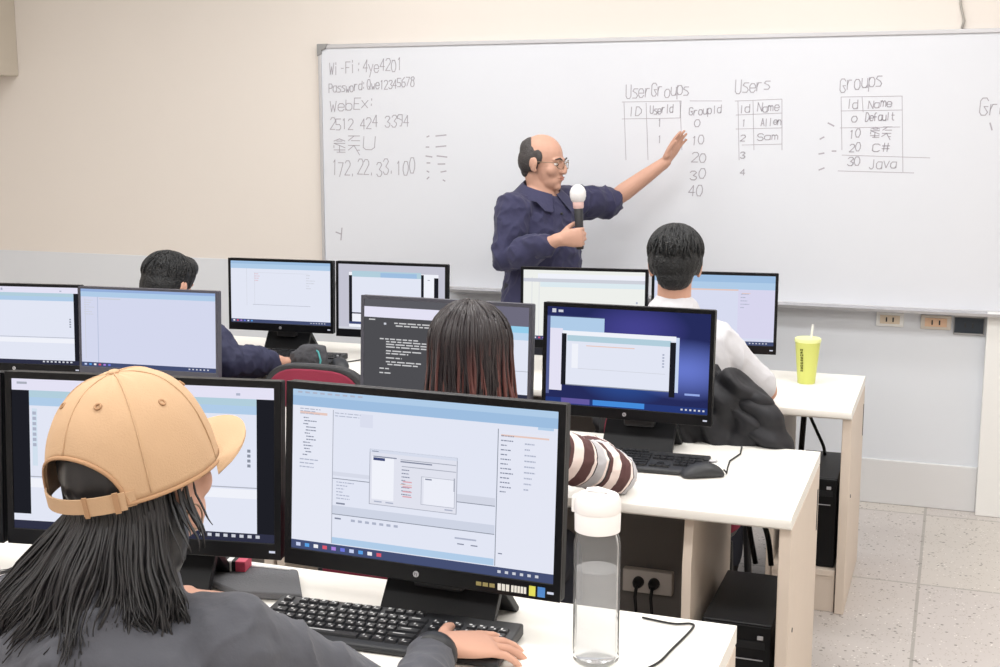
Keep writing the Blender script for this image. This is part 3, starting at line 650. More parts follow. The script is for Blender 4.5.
cable('hanging_cable','black cable curving from the far desk down to its tower',[(-.50,4.83,.66),(-.49,4.80,.60),(-.445,4.72,.535),(-.415,4.68,.49),(-.405,4.64,.468)],.006)
# white bag, grey pad, small packet
mb=MB().loft([((-1.80,1.855,.722),(1,0,0),(0,1,0),.10,.045),((-1.80,1.855,.78),(1,0,0),(0,1,0),.112,.05),((-1.803,1.857,.835),(1,0,0),(0,1,0),.095,.036),((-1.80,1.857,.852),(1,0,0),(0,1,0),.085,.014)],28,False)
r=root('paper_bag','white paper bag standing on the nearest desk at far left','bag',(-1.80,1.855,.722))
blob(mb,'bag_body',r,P('white_paper',srgb(240,232,230),.7),.005,3,fold=folds(.006,(22,22,18),3))
build(MB().box((-.075,-.006,.118),(.075,.006,.150)),'folded_top',r,P('white_paper_fold',srgb(240,232,230),.7),bevel=.002)
mb=MB().prism([(-1.44,2.13),(-1.30,2.07),(-1.17,2.10),(-1.25,2.228),(-1.43,2.215)],2,DZ+.001,DZ+.016)
r=root('desk_pad','grey fabric pad lying under the left monitor on the nearest desk','pad',(-1.3,2.15,DZ+.001))
build(mb,'pad_body',r,M_greyfab,bevel=.006,seg=3,world=True)
build(MB().prism([(-1.42,2.205),(-1.26,2.218),(-1.262,2.212),(-1.42,2.199)],2,DZ+.016,DZ+.0175),'stitched_edge',r,M_legend,world=True)
r=root('small_packet','small pink and black packet on the grey pad under the monitor','packet',(-1.375,2.185,DZ+.0165),math.radians(12))
build(MB().box((-.045,-.02,0),(.02,.02,.022)),'packet_body',r,M_black,bevel=.003)
build(MB().box((.008,-.021,-.0002),(.030,.021,.0225)),'pink_band',r,P('pink_print',srgb(220,84,112),.5),bevel=.002)
build(MB().box((-.012,-.0212,-.0002),(.0,.0212,.0227)),'white_band',r,M_white,bevel=.001)
# dark bag on far desk near the empty chair
r=root('cloth_bag','dark grey bag with teal edge on the far desk behind the maroon chair','bag',(-2.36,4.33,DZ))
mb=MB().loft([((-2.36,4.33,DZ+.008),(1,0,0),(0,1,0),.085,.05),((-2.355,4.33,DZ+.05),(1,0,0),(0,1,0),.08,.05),((-2.34,4.335,DZ+.085),(1,0,0),(0,1,0),.05,.035)],22,False)
blob(mb,'bag_body',r,P('pinstripe_grey',srgb(74,74,78),.9,bump=.3,bscale=90),.005,4,fold=folds(.008,(20,20,16),4))
build(MB().tube([(-2.29,4.285,.725),(-2.285,4.29,.76),(-2.30,4.30,.79),(-2.325,4.31,.803)],.004,8),'teal_edge',r,P('teal_cloth',srgb(80,160,160),.7),world=True,smooth='all')
# ------------------------------------------------------------------ chairs
def chair(label,loc,rz=0):
    r=root('office_chair',label,'chair',loc,rz,'maroon padded chairs')
    # backrest: rounded-top pad, faces +y
    pts=[]
    def outline(w,h0,h1,n=18):
        o=[(-w,h0),(w,h0)]
        for i in range(n+1):
            a=PI*i/n; ex=.55
            c,s_=math.cos(a),math.sin(a)
            o.append((w*math.copysign(abs(c)**ex,c), h1-.13+.13*abs(s_)**.9))
        return o
    build(MB().prism(outline(.205,.50,.858),1,-.030,.004),'backrest_shell',r,M_dark,bevel=.010,seg=3)
    build(MB().prism(outline(.186,.52,.842),1,-.040,-.028),'back_cover',r,M_maroon,bevel=.006,seg=2)
    build(MB().prism(outline(.186,.52,.842),1,.002,.030),'backrest_pad',r,M_maroon,bevel=.010,seg=3)
    sp=[]
    for i in range(28):
        a=2*PI*i/28; c,s_=math.cos(a),math.sin(a); sp.append((.215*math.copysign(abs(c)**.5,c),.25+.205*math.copysign(abs(s_)**.5,s_)))
    build(MB().prism(sp,2,.392,.442),'seat',r,M_maroon,bevel=.018,seg=3)
    build(MB().prism([(x*.92,.25+(y-.25)*.92) for x,y in sp],2,.372,.393),'seat_pan',r,M_dark,bevel=.004)
    build(MB().box((-.03,-.035,.365),(.03,-.015,.62)).box((-.03,-.03,.360),(.03,.2,.373)),'back_support',r,M_black,bevel=.004)
    for x in(-.19,.19):
        for y in(.08,.42):
            build(MB().tube([(x,y,.378),(x*1.1,y+(.03 if y>.2 else -.03),.0)],[.013,.012],10),'leg',r,M_black,smooth=True)
    return r
ch=chair('empty maroon chair with dark rim at the far desk',(-2.015,3.76,0))
# ------------------------------------------------------------------ people
Zv=V((0,0,1))
def headM(o,yaw,pitch=0,roll=0):
    """yaw: direction of face on plan in degrees from +y towards +x; pitch positive = looking down"""
    return Matrix.Translation(o)@Matrix.Rotation(-math.radians(yaw),4,'Z')@Matrix.Rotation(-math.radians(pitch),4,'X')@Matrix.Rotation(math.radians(roll),4,'Y')
def add_head(mb,M,s=1.,face=True,ears=True):
    def e(c,r,R=None): 
        m=M.to_3x3()@(R if R else Matrix.Identity(3)); mb.ell(M@(V(c)*s),[k*s for k in r],m)
    e((0,-.014,.032),(.075,.094,.090)); e((0,.022,-.015),(.062,.066,.084)); e((0,.034,-.062),(.049,.050,.046)); e((0,.064,-.090),(.023,.020,.018))
    if face:
        e((0,.070,.022),(.050,.020,.013)); e((.036,.052,-.022),(.027,.026,.028)); e((-.036,.052,-.022),(.027,.026,.028))
        mb.loft([(M@(V((0,.082,.018))*s),M.to_3x3()@V((1,0,0)),M.to_3x3()@V((0,1,0)),.008*s,.009*s),(M@(V((0,.096,-.008))*s),M.to_3x3()@V((1,0,0)),M.to_3x3()@V((0,1,0)),.010*s,.012*s),(M@(V((0,.096,-.026))*s),M.to_3x3()@V((1,0,0)),M.to_3x3()@V((0,1,0)),.014*s,.013*s)],12)
        e((.013,.092,-.028),(.009,.010,.008)); e((-.013,.092,-.028),(.009,.010,.008))
        e((0,.080,-.050),(.024,.013,.006)); e((0,.079,-.061),(.020,.013,.007))
    if ears:
        for k in(-1,1):
            R=Matrix.Rotation(k*math.radians(-18),3,'Z')@Matrix.Rotation(math.radians(-10),3,'X')
            e((k*.079,-.010,-.002),(.007,.019,.031),R); e((k*.076,-.004,-.026),(.007,.010,.011),R); e((k*.083,-.022,.006),(.006,.008,.022),R)
def add_hand(mb,W,d,t,curl=((.3,.4,.25),)*4,s=1.,thumb=(.55,.75,.25),tc=.25,splay=(.10,.03,-.05,-.13),right=True):
    """d: fingers, t: thumb side; palm side n follows"""
    W=V(W); d=V(d).normalized(); t=V(t); t=(t-d*t.dot(d)).normalized(); n=t.cross(d) if right else d.cross(t)
    p=lambda a,b,c: W+(d*a+t*b+n*c)*s
    mb.loft([(p(-.02,0,0),t,n,.026*s,.020*s),(p(.02,.002,0),t,n,.031*s,.018*s),(p(.055,.001,.001),t,n,.039*s,.016*s),(p(.088,0,.001),t,n,.041*s,.012*s)],18)
    mb.ell(p(.035,.024,.010),(.026*s,.017*s,.017*s),Matrix((d,t,n)).transposed())
    L=(.070,.079,.073,.056); bb=(.030,.010,-.010,-.029); R_=(.0088,.009,.0086,.0076)
    for i in range(4):
        cur=p(.086-.004*(i==3)-.003*(i==0),bb[i],.001); a=0; pts=[cur]; rad=[R_[i]*s*1.05]
        base=(d*math.cos(splay[i])+t*math.sin(splay[i])).normalized()
        for j,f in enumerate((.46,.30,.24)):
            a+=curl[i][j]; dr=base*math.cos(a)+n*math.sin(a); cur=cur+dr*(L[i]*f*1.05*s); pts.append(cur); rad.append(R_[i]*s*(.96-.1*j))
        mb.tube(pts,rad,12,dome=True)
    th=(d*thumb[0]+t*thumb[1]+n*thumb[2]).normalized(); cur=p(.018,.022,.006); pts=[cur]; rad=[.0135*s]
    ax=n
    for j,l in enumerate((.040,.032,.026)):
        cur=cur+th*(l*s); pts.append(cur); rad.append((.0115,.010,.0080)[j]*s)
        th=(th*math.cos(tc)+(d*.5+n*.5).normalized()*math.sin(tc)).normalized()
    mb.tube(pts,rad,12,dome=True)
def frame(a,b,lat):
    up=(V(b)-V(a)).normalized(); u=(V(lat)-up*V(lat).dot(up)).normalized(); return u,up.cross(u)
def torso_secs(Pv,N,lat,inf=0.,belly=0.,top=.97,bottom=0.,sh=.17):
    Pv,N=V(Pv),V(N); u,v=frame(Pv,N,lat); o=[]
    for t,ru,rv,off in((0-bottom,.165,.115,0),(.10,.165,.112,.0),(.32,.148,.103+belly,belly*.6),(.52,.155,.108+belly*.8,belly*.5),(.72,sh-.005,.112,.004),(.86,sh-.01,.100,0),(.94,sh-.05,.080,-.004),(1.0,.075,.066,-.006)):
        if t>top: continue
        o.append((Pv.lerp(N,t)+v*off,u,v,ru+inf,rv+inf))
    return o
def limb(mb,pts,rad,n=16): mb.tube([V(p) for p in pts],rad,n,dome=True)
def person_body(r,J,hm,skin,hands,voxel=.005,belly=0.,face=True,hs=1.,ears=True,sh=.17):
    mb=MB(); add_head(mb,hm,hs,face,ears)
    N=V(J['N']); lat=V(J['lat'])
    nk=hm@V((0,-.028,-.045)); nv=(nk-N).normalized(); a,b=frame(N,nk,lat)
    mb.loft([(N-nv*.04,a,b,.07,.062),(N+nv*.01,a,b,.060,.058),(N.lerp(nk,.6),a,b,.054,.056),(nk,a,b,.054,.058)],18)
    mb.loft(torso_secs(J['P'],N,lat,-.012,belly*.8,sh=sh),24)
    for k in 'RL':
        S_,E2,W=V(J['S'+k]),V(J['E'+k]),V(J['W'+k])
        limb(mb,[S_,S_.lerp(E2,.3),S_.lerp(E2,.7),E2],[.052,.049,.042,.037]); limb(mb,[E2,E2.lerp(W,.25),E2.lerp(W,.65),W],[.037,.041,.034,.025])
        hd=hands[k]; add_hand(mb,W,hd['d'],hd['t'],hd.get('curl',((.3,.4,.25),)*4),hd.get('s',1.),hd.get('thumb',(.55,.75,.25)),hd.get('tc',.25),hd.get('splay',(.10,.03,-.05,-.13)),k=='R')
        H,K,A=V(J['H'+k]),V(J['K'+k]),V(J['A'+k]); limb(mb,[H,H.lerp(K,.5),K],[.078,.068,.05]); limb(mb,[K,K.lerp(A,.35),A],[.05,.050,.034])
        f=V(J['F']); limb(mb,[A+V((0,0,-.02)),A+f*.06+V((0,0,-.045)),A+f*.15+V((0,0,-.055))],[.034,.034,.026])
    return blob(mb,'body',r,skin,voxel,5)
def legs_cloth(r,J,voxel=.01,mat=None):
    mb=MB(); P_=V(J['P']); u,v=frame(J['P'],J['N'],J['lat'])
    mb.loft([(P_+Zv*.0,u,v,.165,.12),(P_+Zv*.02,u,v,.178,.13),(P_+Zv*.09,u,v,.172,.125)],20)
    for k in 'RL':
        H,K,A=V(J['H'+k]),V(J['K'+k]),V(J['A'+k]); limb(mb,[P_.lerp(H,.8),H,H.lerp(K,.5),K],[.09,.094,.084,.068]); limb(mb,[K,K.lerp(A,.5),A+(K-A)*.06],[.068,.064,.056])
    blob(mb,'trousers',r,mat or M_trouser,voxel,6,fold=folds(.005,(10,10,10),2))
    f=V(J['F'])
    for k in 'RL':
        A=V(J['A'+k]); m2=MB(); limb(m2,[A+V((0,0,-.005)),A+V((0,0,-.035))-f*.02],[.044,.042]); limb(m2,[A-f*.03+V((0,0,-.043)),A+f*.08+V((0,0,-.045)),A+f*.19+V((0,0,-.050))],[(.038,.038),(.042,.036),(.034,.028)])
        blob(m2,'shoe',r,M_shoe,.008,3)
def seated(J,yaw=0):
    """fill in pelvis/legs for a seated figure facing yaw (deg from +y to +x)"""
    y=math.radians(yaw); f=V((math.sin(y),math.cos(y),0)); lat=V((math.cos(y),-math.sin(y),0)); J['F']=f; J['lat']=lat
    P_=V(J['P'])
    for k,s in(('R',1),('L',-1)):
        J['H'+k]=P_+lat*(.09*s)+V((0,0,-.02)); J['K'+k]=P_+lat*(.12*s)+f*.42+V((0,0,-.03)); a=P_+lat*(.12*s)+f*.46; a.z=.105; J['A'+k]=a
    return J
def shirt(r,J,mat,name='shirt',fr=1.,inf=.016,sleeve=1.,belly=0.,voxel=.006,fold=None,bottom=.12,er=.0,top=1.0,smooth=6,sh=.17,cuffr=.0):
    mb=MB(); ts=torso_secs(J['P'],J['N'],J['lat'],inf,belly,1.0,bottom,sh=sh); mb.loft(ts,28,top>=1.)
    for k in 'RL':
        S_,E2,W=V(J['S'+k]),V(J['E'+k]),V(J['W'+k]); sl=sleeve[k] if isinstance(sleeve,dict) else sleeve
        N=V(J['N'])
        limb(mb,[N.lerp(S_,.45)-Zv*(.02 if top>.95 else .035),S_,S_.lerp(E2,.35)],[.068,.070+er,.066+er])
        if sl<=.5: limb(mb,[S_,S_.lerp(E2,.5),S_.lerp(E2,min(1,sl*2))],[.068+er,.064+er,.058+er])
        else:
            t=(sl-.5)*2; limb(mb,[S_,S_.lerp(E2,.5),E2,E2.lerp(W,t*.5),E2.lerp(W,t)],[.068+er,.062+er,(.056+er)*(1+fr)/2,(.053+er)*fr,(.044+er+cuffr)*fr])
    return blob(mb,name,r,mat,voxel,smooth,fold=fold or folds())
def on_head(hm,p,s=1.): return hm@(V(p)*s)
def glasses(r,hm,s=1.,mat=None,name='glasses'):
    mb=MB(); g=mat or M_brass
    for k in(-1,1):
        c=(k*.033,.098,.004); pts=[]
        for i in range(20):
            a=2*PI*i/20; pts.append(on_head(hm,(c[0]+.024*math.cos(a),c[1]-abs(.012*math.cos(a))*(1 if k*math.cos(a)>0 else 0),c[2]+.018*math.sin(a)),s))
        mb.tube(pts,.0016,6,closed=True)
        mb.tube([on_head(hm,q,s) for q in((k*.057,.088,.010),(k*.074,.06,.012),(k*.083,.0,.010),(k*.082,-.022,-.004))],.0016,6)
    mb.tube([on_head(hm,q,s) for q in((-.010,.099,.008),(0,.102,.011),(.010,.099,.008))],.0014,6)
    return build(mb,name,r,g,world=True,smooth='all')
def eyes(r,hm,s=1.):
    Me=P('eye_white',srgb(232,228,224),.2); Mi=P('iris_dark',srgb(40,28,22),.15)
    for k in(-1,1):
        mb=MB(); mb.mat(Me).ell(on_head(hm,(k*.031,.070,.004),s),(.0125*s,.0105*s,.0075*s),hm.to_3x3()); mb.mat(Mi).ell(on_head(hm,(k*.031,.0775,.003),s),(.0055*s,.0042*s,.0055*s),hm.to_3x3())
        build(mb,'eye',r,world=True,smooth='all')
        m2=MB().tube([on_head(hm,q,s) for q in((k*.014,.089,.023),(k*.032,.088,.030),(k*.050,.075,.025))],[.0028,.0036,.002],8,dome=True)
        build(m2,'eyebrow',r,M_hair2,world=True,smooth='all')
    m3=MB().ell(on_head(hm,(0,.0885,-.0505),s),(.021,.0065,.0042),hm.to_3x3()).ell(on_head(hm,(0,.0875,-.0590),s),(.017,.0065,.0048),hm.to_3x3())
    blob(m3,'lips',r,P('lip_skin',srgb(188,128,112),.5),.0015,2)
def strands(r,paths,mat,name='hair',rad=.0028,extra=None):
    """hair: many tapering locks in one head of hair"""
    mb=extra or MB()
    for pts,k in paths:
        n=len(pts); mb.tube(pts,[rad*k*(.9 if i<n*.6 else .9*max(.15,1-(i-n*.6)/(n*.4)*.85)) for i in range(n)],5)
    return build(mb,name,r,mat,world=True,smooth='all')
def nzv(p,f,s=0.):
    p=V(p)*f+V((s,s*2,s*3)); return V((noise.noise(p),noise.noise(p+V((31,7,3))),noise.noise(p+V((5,41,17)))))
# ---- lecturer --------------------------------------------------------------
r=root('person','standing person in dark navy shirt holding microphone and pointing at the whiteboard','person',(-1.66,5.13,0))
fw=V((.86,-.50,0)).normalized(); lt=V((fw.y,-fw.x,0))
J=dict(P=(-1.665,5.12,.90),N=(-1.660,5.125,1.385),lat=lt,F=fw,SR=(-1.735,4.975,1.312),SL=(-1.59,5.275,1.325),ER=(-1.735,4.905,1.115),WR=(-1.500,4.865,1.205),EL=(-1.445,5.46,1.33),WL=(-1.215,5.52,1.505))
for k,s in(('R',1),('L',-1)):
    b=V((-1.665,5.12,0)); J['H'+k]=b+lt*(.09*s)+Zv*.88; J['K'+k]=b+lt*(.11*s)+Zv*.47+fw*.015; J['A'+k]=b+lt*(.12*s)+Zv*.105
hm=headM((-1.648,5.118,1.502),98,4)
up_d=V((.073,.02,.134)).normalized()
fist=((1.15,1.25,.8),)*4
mic_ax=V((-.05,-.01,1)).normalized()
body=person_body(r,J,hm,M_skin2,{'R':dict(d=(.88,.12,.12),t=(-.05,0,1),curl=fist,thumb=(.45,.5,.75),tc=.5,splay=(.02,0,0,-.02)),
  'L':dict(d=up_d,t=(-.45,-.8,.3),curl=((.10,.12,.08),(.06,.1,.08),(.08,.1,.08),(.12,.14,.1)),splay=(.03,.0,-.02,-.05),thumb=(.9,.35,.25),s=.92)},voxel=.0038,belly=.015)
J2=dict(J); J2['N']=V(J['N'])-Zv*.022
sh=shirt(r,J2,M_navy,inf=.018,sleeve={'R':.84,'L':.46},belly=.03,voxel=.005,fold=folds(.015,(13,13,9),1),bottom=.12,er=.008,top=.90)
# rolled sleeve edges, collar, placket, buttons
for k,t0,rr in(('R',.66,.047),('L',.06,.052)):
    E2,W=V(J['E'+k]),V(J['W'+k]); a=E2.lerp(W,t0); dd=(W-E2).normalized(); u,v=frame(E2,W,(0,0,1) if abs(dd.z)<.9 else (1,0,0))
    build(MB().loft([(a-dd*.022,u,v,rr+.006,rr+.006),(a+dd*.010,u,v,rr+.005,rr+.005),(a+dd*.012,u,v,rr-.004,rr-.004),(a-dd*.018,u,v,rr-.006,rr-.006)],24,False),'rolled_cuff',r,M_navy,world=True,smooth='all')
N=V(J['N']); u,v=frame(J['P'],J['N'],lt)
for s in(-1,1):
    pts_t=[];pts_b=[]
    for i in range(10):
        a=math.radians(-90+i*19)      # from the nape round to the throat
        x=s*math.cos(a); y=math.sin(a)
        k=i/9
        pts_t.append(N+u*(.078*x)+v*(.074*y+.004*k)+Zv*(.052-.062*k)); pts_b.append(N+u*(.128*x+s*.030*max(0,k-.6)/.4)+v*(.122*y+.006*k)+Zv*(.004-.052*k-(.030 if i>7 else 0)))
    mb=MB(); vs=pts_t+pts_b+[p+(p-N).normalized()*.004+Zv*.002 for p in pts_t]+[p+(p-N).normalized()*.005 for p in pts_b]; fs=[]
    n=10
    for i in range(n-1): fs+=[(i,i+1,n+i+1,n+i),(2*n+i+1,2*n+i,3*n+i,3*n+i+1),(i+1,i,2*n+i,2*n+i+1),(n+i,n+i+1,3*n+i+1,3*n+i)]
    fs+=[(0,n,3*n,2*n),(n-1,2*n-1+0,4*n-1,3*n-1)]
    mb.add(vs,fs); build(mb,'collar',r,M_navy,world=True,smooth=True)
legs_cloth(r,J)
# receding hair: a band round the sides and back
mb=MB(); R3=hm.to_3x3()
for c,rad in(((.0,-.066,.012),(.074,.046,.066)),((.058,-.040,.018),(.024,.054,.054)),((-.058,-.040,.018),(.024,.054,.054)),((.070,.002,.030),(.011,.022,.030)),((-.070,.002,.030),(.011,.022,.030)),((0,-.062,-.035),(.054,.036,.034)),((0,-.056,.058),(.074,.052,.050)),((0,-.066,.02),(.072,.046,.05))):
    mb.ell(on_head(hm,c),rad,R3)
blob(mb,'hair',r,M_hair2,.004,4,fold=folds(.002,(70,70,30),5))
eyes(r,hm); glasses(r,hm)
for j in range(4):
    a=N.lerp(V(J['P']),.18+.17*j)+v*(.128+.03*min(1,j*.5)); 
    build(MB().ell(a,(.006,.006,.006)),'button',r,M_dark,world=True,smooth='all')
# microphone in his fist
WR=V(J['WR']); d=V((.88,.12,.12)).normalized(); t=V((-.05,0,1)); t=(t-d*t.dot(d)).normalized(); n_=t.cross(d)
g=WR+d*.078+n_*.036
mic=root('microphone','handheld microphone with white foam head held by the lecturer','microphone',g)
top=g+mic_ax*.20
build(MB().tube([g-mic_ax*.050,g-mic_ax*.046,g+mic_ax*.02,g+mic_ax*.115,g+mic_ax*.122],[.013,.0155,.0165,.0185,.014],20),'handle',mic,M_dark,world=True,smooth=True)
build(MB().tube([g+mic_ax*.112,g+mic_ax*.118,g+mic_ax*.148,g+mic_ax*.152],[.016,.0215,.023,.02],20),'pink_collar',mic,P('pale_pink_plastic',srgb(232,196,190),.5),world=True,smooth=True)
mb=MB().tube([g+mic_ax*(.138+x) for x in(0,.010,.026,.045,.060,.070,.074)],[.020,.028,.0325,.0325,.026,.016,.004],24)
build(mb,'foam_head',mic,P('white_foam',srgb(240,238,238),.95,bump=.4,bscale=300),world=True,smooth='all')
# ---- student in white shirt ------------------------------------------------
r=root('person','seated short-haired student in white shirt seen from behind at the far desk','person',(-.83,3.93,0))
J=seated(dict(P=(-.80,3.93,.555),N=(-.832,3.945,1.055),SR=(-.70,3.955,.975),SL=(-.985,3.955,.975),ER=(-.552,4.10,.800),WR=(-.62,4.37,.765),EL=(-1.10,4.13,.79),WL=(-1.0,4.40,.765)),-4)
hm=headM((-.835,3.968,1.212),-10,3)
flat=((.25,.35,.25),)*4
person_body(r,J,hm,M_skin,{'R':dict(d=(-.3,.9,-.1),t=(-.9,-.3,.2),curl=flat,s=.95),'L':dict(d=(.3,.9,-.1),t=(.9,-.3,.2),curl=flat,s=.95)},voxel=.0045,face=True,hs=.98)
shirt(r,J,M_whitecloth,inf=.016,sleeve={'R':.43,'L':.43},voxel=.006,fold=folds(.008,(12,12,7),6),er=-.003)
legs_cloth(r,J)
mb=MB(); R3=hm.to_3x3()
for c,rad in(((0,-.018,.052),(.088,.104,.084)),((0,-.058,.018),(.078,.062,.070)),((.0,-.07,-.03),(.056,.040,.044)),((.0,.05,.085),(.062,.052,.045)),((.066,-.02,.025),(.020,.055,.05)),((-.066,-.02,.025),(.020,.055,.05))): mb.ell(on_head(hm,c),rad,R3)
def lockfold(amp,f,hmi,seed=0):
    def g(p):
        q=p.copy(); a=math.atan2(q.x,q.y)
        return amp*(noise.noise(V((a*f,q.z*8,seed)))+.5*noise.noise(V((a*f*2.3,q.z*14,seed+9))))
    return g
hr=blob(mb,'hair',r,M_hair3,.004,4,world=True,fold=folds(.0035,(60,60,16),7))
ps=[]; rg=random.Random(12)
for i in range(520):
    a=rg.uniform(0,2*PI); ph=rg.uniform(.05,1.25)
    c=V((0,-.02,.050)); pts=[]
    L=rg.uniform(.35,.75); sw=rg.uniform(-.5,.5)
    for k in range(6):
        q=ph+L*k/5; aa=a+sw*k/5*.5
        rr=V((.0885*math.sin(q)*math.sin(aa),.105*math.sin(q)*math.cos(aa),.086*math.cos(q)))*(1.005+.012*math.sin(PI*k/5))
        if q>1.5: rr=V((rr.x*.99,rr.y,rr.z))
        pts.append(on_head(hm,c+rr))
    ps.append((pts,rg.uniform(.7,1.3)))
strands(r,ps,M_hair3,'hair_locks',.0026)
# his chair with the black jacket over it
ch2=copy_tree(ch); ch2.location=(-.80,3.715,0); ch2['label']='maroon chair under the black padded jacket at the far desk'
def J_SH(mb):
    mb.v=[p+V((-.002,.10,.004)) for p in mb.v]
jk=root('padded_jacket','black padded jacket draped over the back of the white-shirted student\'s chair','jacket',(-.72,3.66,.70))
mb=MB()
X=lambda a,b: V((a,0,b))
mb.loft([((-.79,3.640,.60),(1,0,0),(0,1,0),.235,.050),((-.79,3.64,.70),(1,0,0),(0,1,0),.245,.062),((-.78,3.64,.80),(1,0,0),(0,1,0),.235,.066),((-.78,3.645,.875),(1,0,0),(0,1,0),.200,.060),((-.78,3.65,.915),(1,0,0),(0,1,0),.150,.045)],26)
for c,rr in(((-.60,3.62,.86),(.085,.06,.065)),((-.545,3.62,.80),(.075,.06,.085)),((-.505,3.63,.735),(.062,.06,.095)),((-.49,3.64,.655),(.055,.055,.085)),((-.56,3.60,.70),(.07,.06,.12)),((-.64,3.59,.74),(.06,.055,.14)),((-.72,3.585,.77),(.06,.05,.15)),((-.80,3.58,.72),(.07,.05,.16)),((-.62,3.60,.62),(.09,.05,.07))): mb.ell(c,rr)
J_SH(mb); blob(mb,'jacket_body',jk,M_puffer,.006,3,fold=lambda p: .015*math.sin((p.z+.75*p.x)*70+4*noise.noise(p*5))*(.5+abs(noise.noise(p*7)))+.012*noise.noise(p*16))
mb=MB(); limb(mb,[(-.555,3.62,.845),(-.495,3.60,.775),(-.462,3.61,.69),(-.470,3.63,.61)],[.048,.058,.056,.046])
J_SH(mb); blob(mb,'jacket_sleeve',jk,M_puffer,.006,3,fold=lambda p: .009*math.sin(p.z*75+p.x*20)*(.5+abs(noise.noise(p*6)))+.005*noise.noise(p*22))
mb=MB(); limb(mb,[(-.93,3.63,.90),(-.80,3.625,.945),(-.67,3.63,.905)],[.028,.034,.028])
J_SH(mb); blob(mb,'jacket_hood',jk,M_puffer,.006,3,fold=folds(.008,(20,20,20),8))
# ---- student in navy jacket ------------------------------------------------
r=root('person','seated student in navy jacket with black hair behind the blank pale blue monitor','person',(-2.76,3.98,0))
J=seated(dict(P=(-2.76,3.93,.55),N=(-2.755,3.99,.915),SR=(-2.585,4.00,.855),SL=(-2.925,4.00,.855),ER=(-2.52,4.02,.785),WR=(-2.452,4.27,.748),EL=(-3.03,4.10,.76),WL=(-2.92,4.36,.75)),5)
hm=headM((-2.782,4.035,1.054),12,14)
person_body(r,J,hm,M_skin,{'R':dict(d=(.2,.9,-.1),t=(-.9,.2,.1),curl=flat,s=.95),'L':dict(d=(.2,.9,-.1),t=(.9,-.2,.1),curl=flat,s=.95)},voxel=.005)
shirt(r,J,M_navy2,name='jacket',inf=.024,sleeve={'R':.86,'L':.93},voxel=.007,fold=folds(.012,(16,16,12),9),er=.008)
legs_cloth(r,J)
mb=MB(); R3=hm.to_3x3()
for c,rad in(((0,-.016,.048),(.090,.106,.086)),((0,-.055,.005),(.080,.064,.075)),((.0,.05,.082),(.064,.055,.045)),((.070,-.02,.01),(.013,.045,.045)),((-.070,-.02,.01),(.013,.045,.045))): mb.ell(on_head(hm,c),rad,R3)
blob(mb,'hair',r,M_hair3,.005,4,fold=folds(.004,(50,50,18),10))
ps=[]; rg=random.Random(15)
for i in range(300):
    a=rg.uniform(0,2*PI); ph=rg.uniform(.05,1.2); c=V((0,-.018,.048)); L=rg.uniform(.35,.7); sw=rg.uniform(-.5,.5)
    ps.append(([on_head(hm,c+V((.0905*math.sin(ph+L*k/5)*math.sin(a+sw*k/10),.107*math.sin(ph+L*k/5)*math.cos(a+sw*k/10),.087*math.cos(ph+L*k/5)))*(1.004+.01*math.sin(PI*k/5))) for k in range(6)],rg.uniform(.7,1.3)))
strands(r,ps,M_hair3,'hair_locks',.0026)
c=copy_tree(ch); c.location=(-2.76,3.715,0); c['label']='maroon chair under the student in the navy jacket'
# ---- long-haired woman in striped sweater ---------------------------------
def stripe_mat(ax,origin):
    m=bpy.data.materials.new('striped_knit'); n,l=nodes_of(m); b=n['Principled BSDF']; b.inputs['Roughness'].default_value=.9
    tc=n.new('ShaderNodeTexCoord'); s=n.new('ShaderNodeVectorMath'); s.operation='SUBTRACT'; s.inputs[1].default_value=origin; l.new(tc.outputs['Object'],s.inputs[0])
    d=n.new('ShaderNodeVectorMath'); d.operation='DOT_PRODUCT'; d.inputs[1].default_value=ax; l.new(s.outputs['Vector'],d.inputs[0])
    k=n.new('ShaderNodeMath'); k.operation='MULTIPLY'; k.inputs[1].default_value=1/.145; l.new(d.outputs['Value'],k.inputs[0])
    f=n.new('ShaderNodeMath'); f.operation='FRACT'; l.new(k.outputs[0],f.inputs[0])
    cr=n.new('ShaderNodeValToRGB'); cr.color_ramp.interpolation='CONSTANT'; e=cr.color_ramp.elements
    brown=srgb(92,62,62); cream=srgb(242,226,220); gry=srgb(190,188,192); dk=srgb(60,52,54)
    seq=[(0,brown),(.27,cream),(.34,dk),(.37,gry),(.60,cream),(.66,dk),(.70,brown),(.78,cream)]
    e[0].position=0; e[0].color=(*brown,1); e[1].position=.27; e[1].color=(*cream,1)
    for p,c in seq[2:]:
        x=e.new(p); x.color=(*c,1)
    l.new(f.outputs[0],cr.inputs[0]); l.new(cr.outputs[0],b.inputs['Base Color'])
    nz=n.new('ShaderNodeTexNoise'); nz.inputs['Scale'].default_value=220; l.new(tc.outputs['Object'],nz.inputs['Vector'])
    q=n.new('ShaderNodeBump'); q.inputs['Strength'].default_value=.25; q.inputs['Distance'].default_value=.004; l.new(nz.outputs['Fac'],q.inputs['Height']); l.new(q.outputs['Normal'],b.inputs['Normal'])
    return m
r=root('person','seated long-haired person in brown and white striped sweater behind the nearest large monitor','person',(-1.08,2.74,0))
O=V((-1.08,2.74,0))
J=seated(dict(P=(-1.08,2.70,.55),N=(-1.08,2.755,.965),SR=(-.935,2.79,.895),SL=(-1.245,2.79,.895),ER=(-.785,3.050,.772),WR=(-.93,3.275,.775),EL=(-1.36,3.03,.785),WL=(-1.22,3.28,.775)),0)
hm=headM((-1.082,2.80,1.10),-6,6)
person_body(r,J,hm,M_skin,{'R':dict(d=(-.1,1,-.1),t=(-1,-.1,.1),curl=flat,s=.9),'L':dict(d=(.1,1,-.1),t=(1,-.1,.1),curl=flat,s=.9)},voxel=.005,hs=.95,sh=.155)
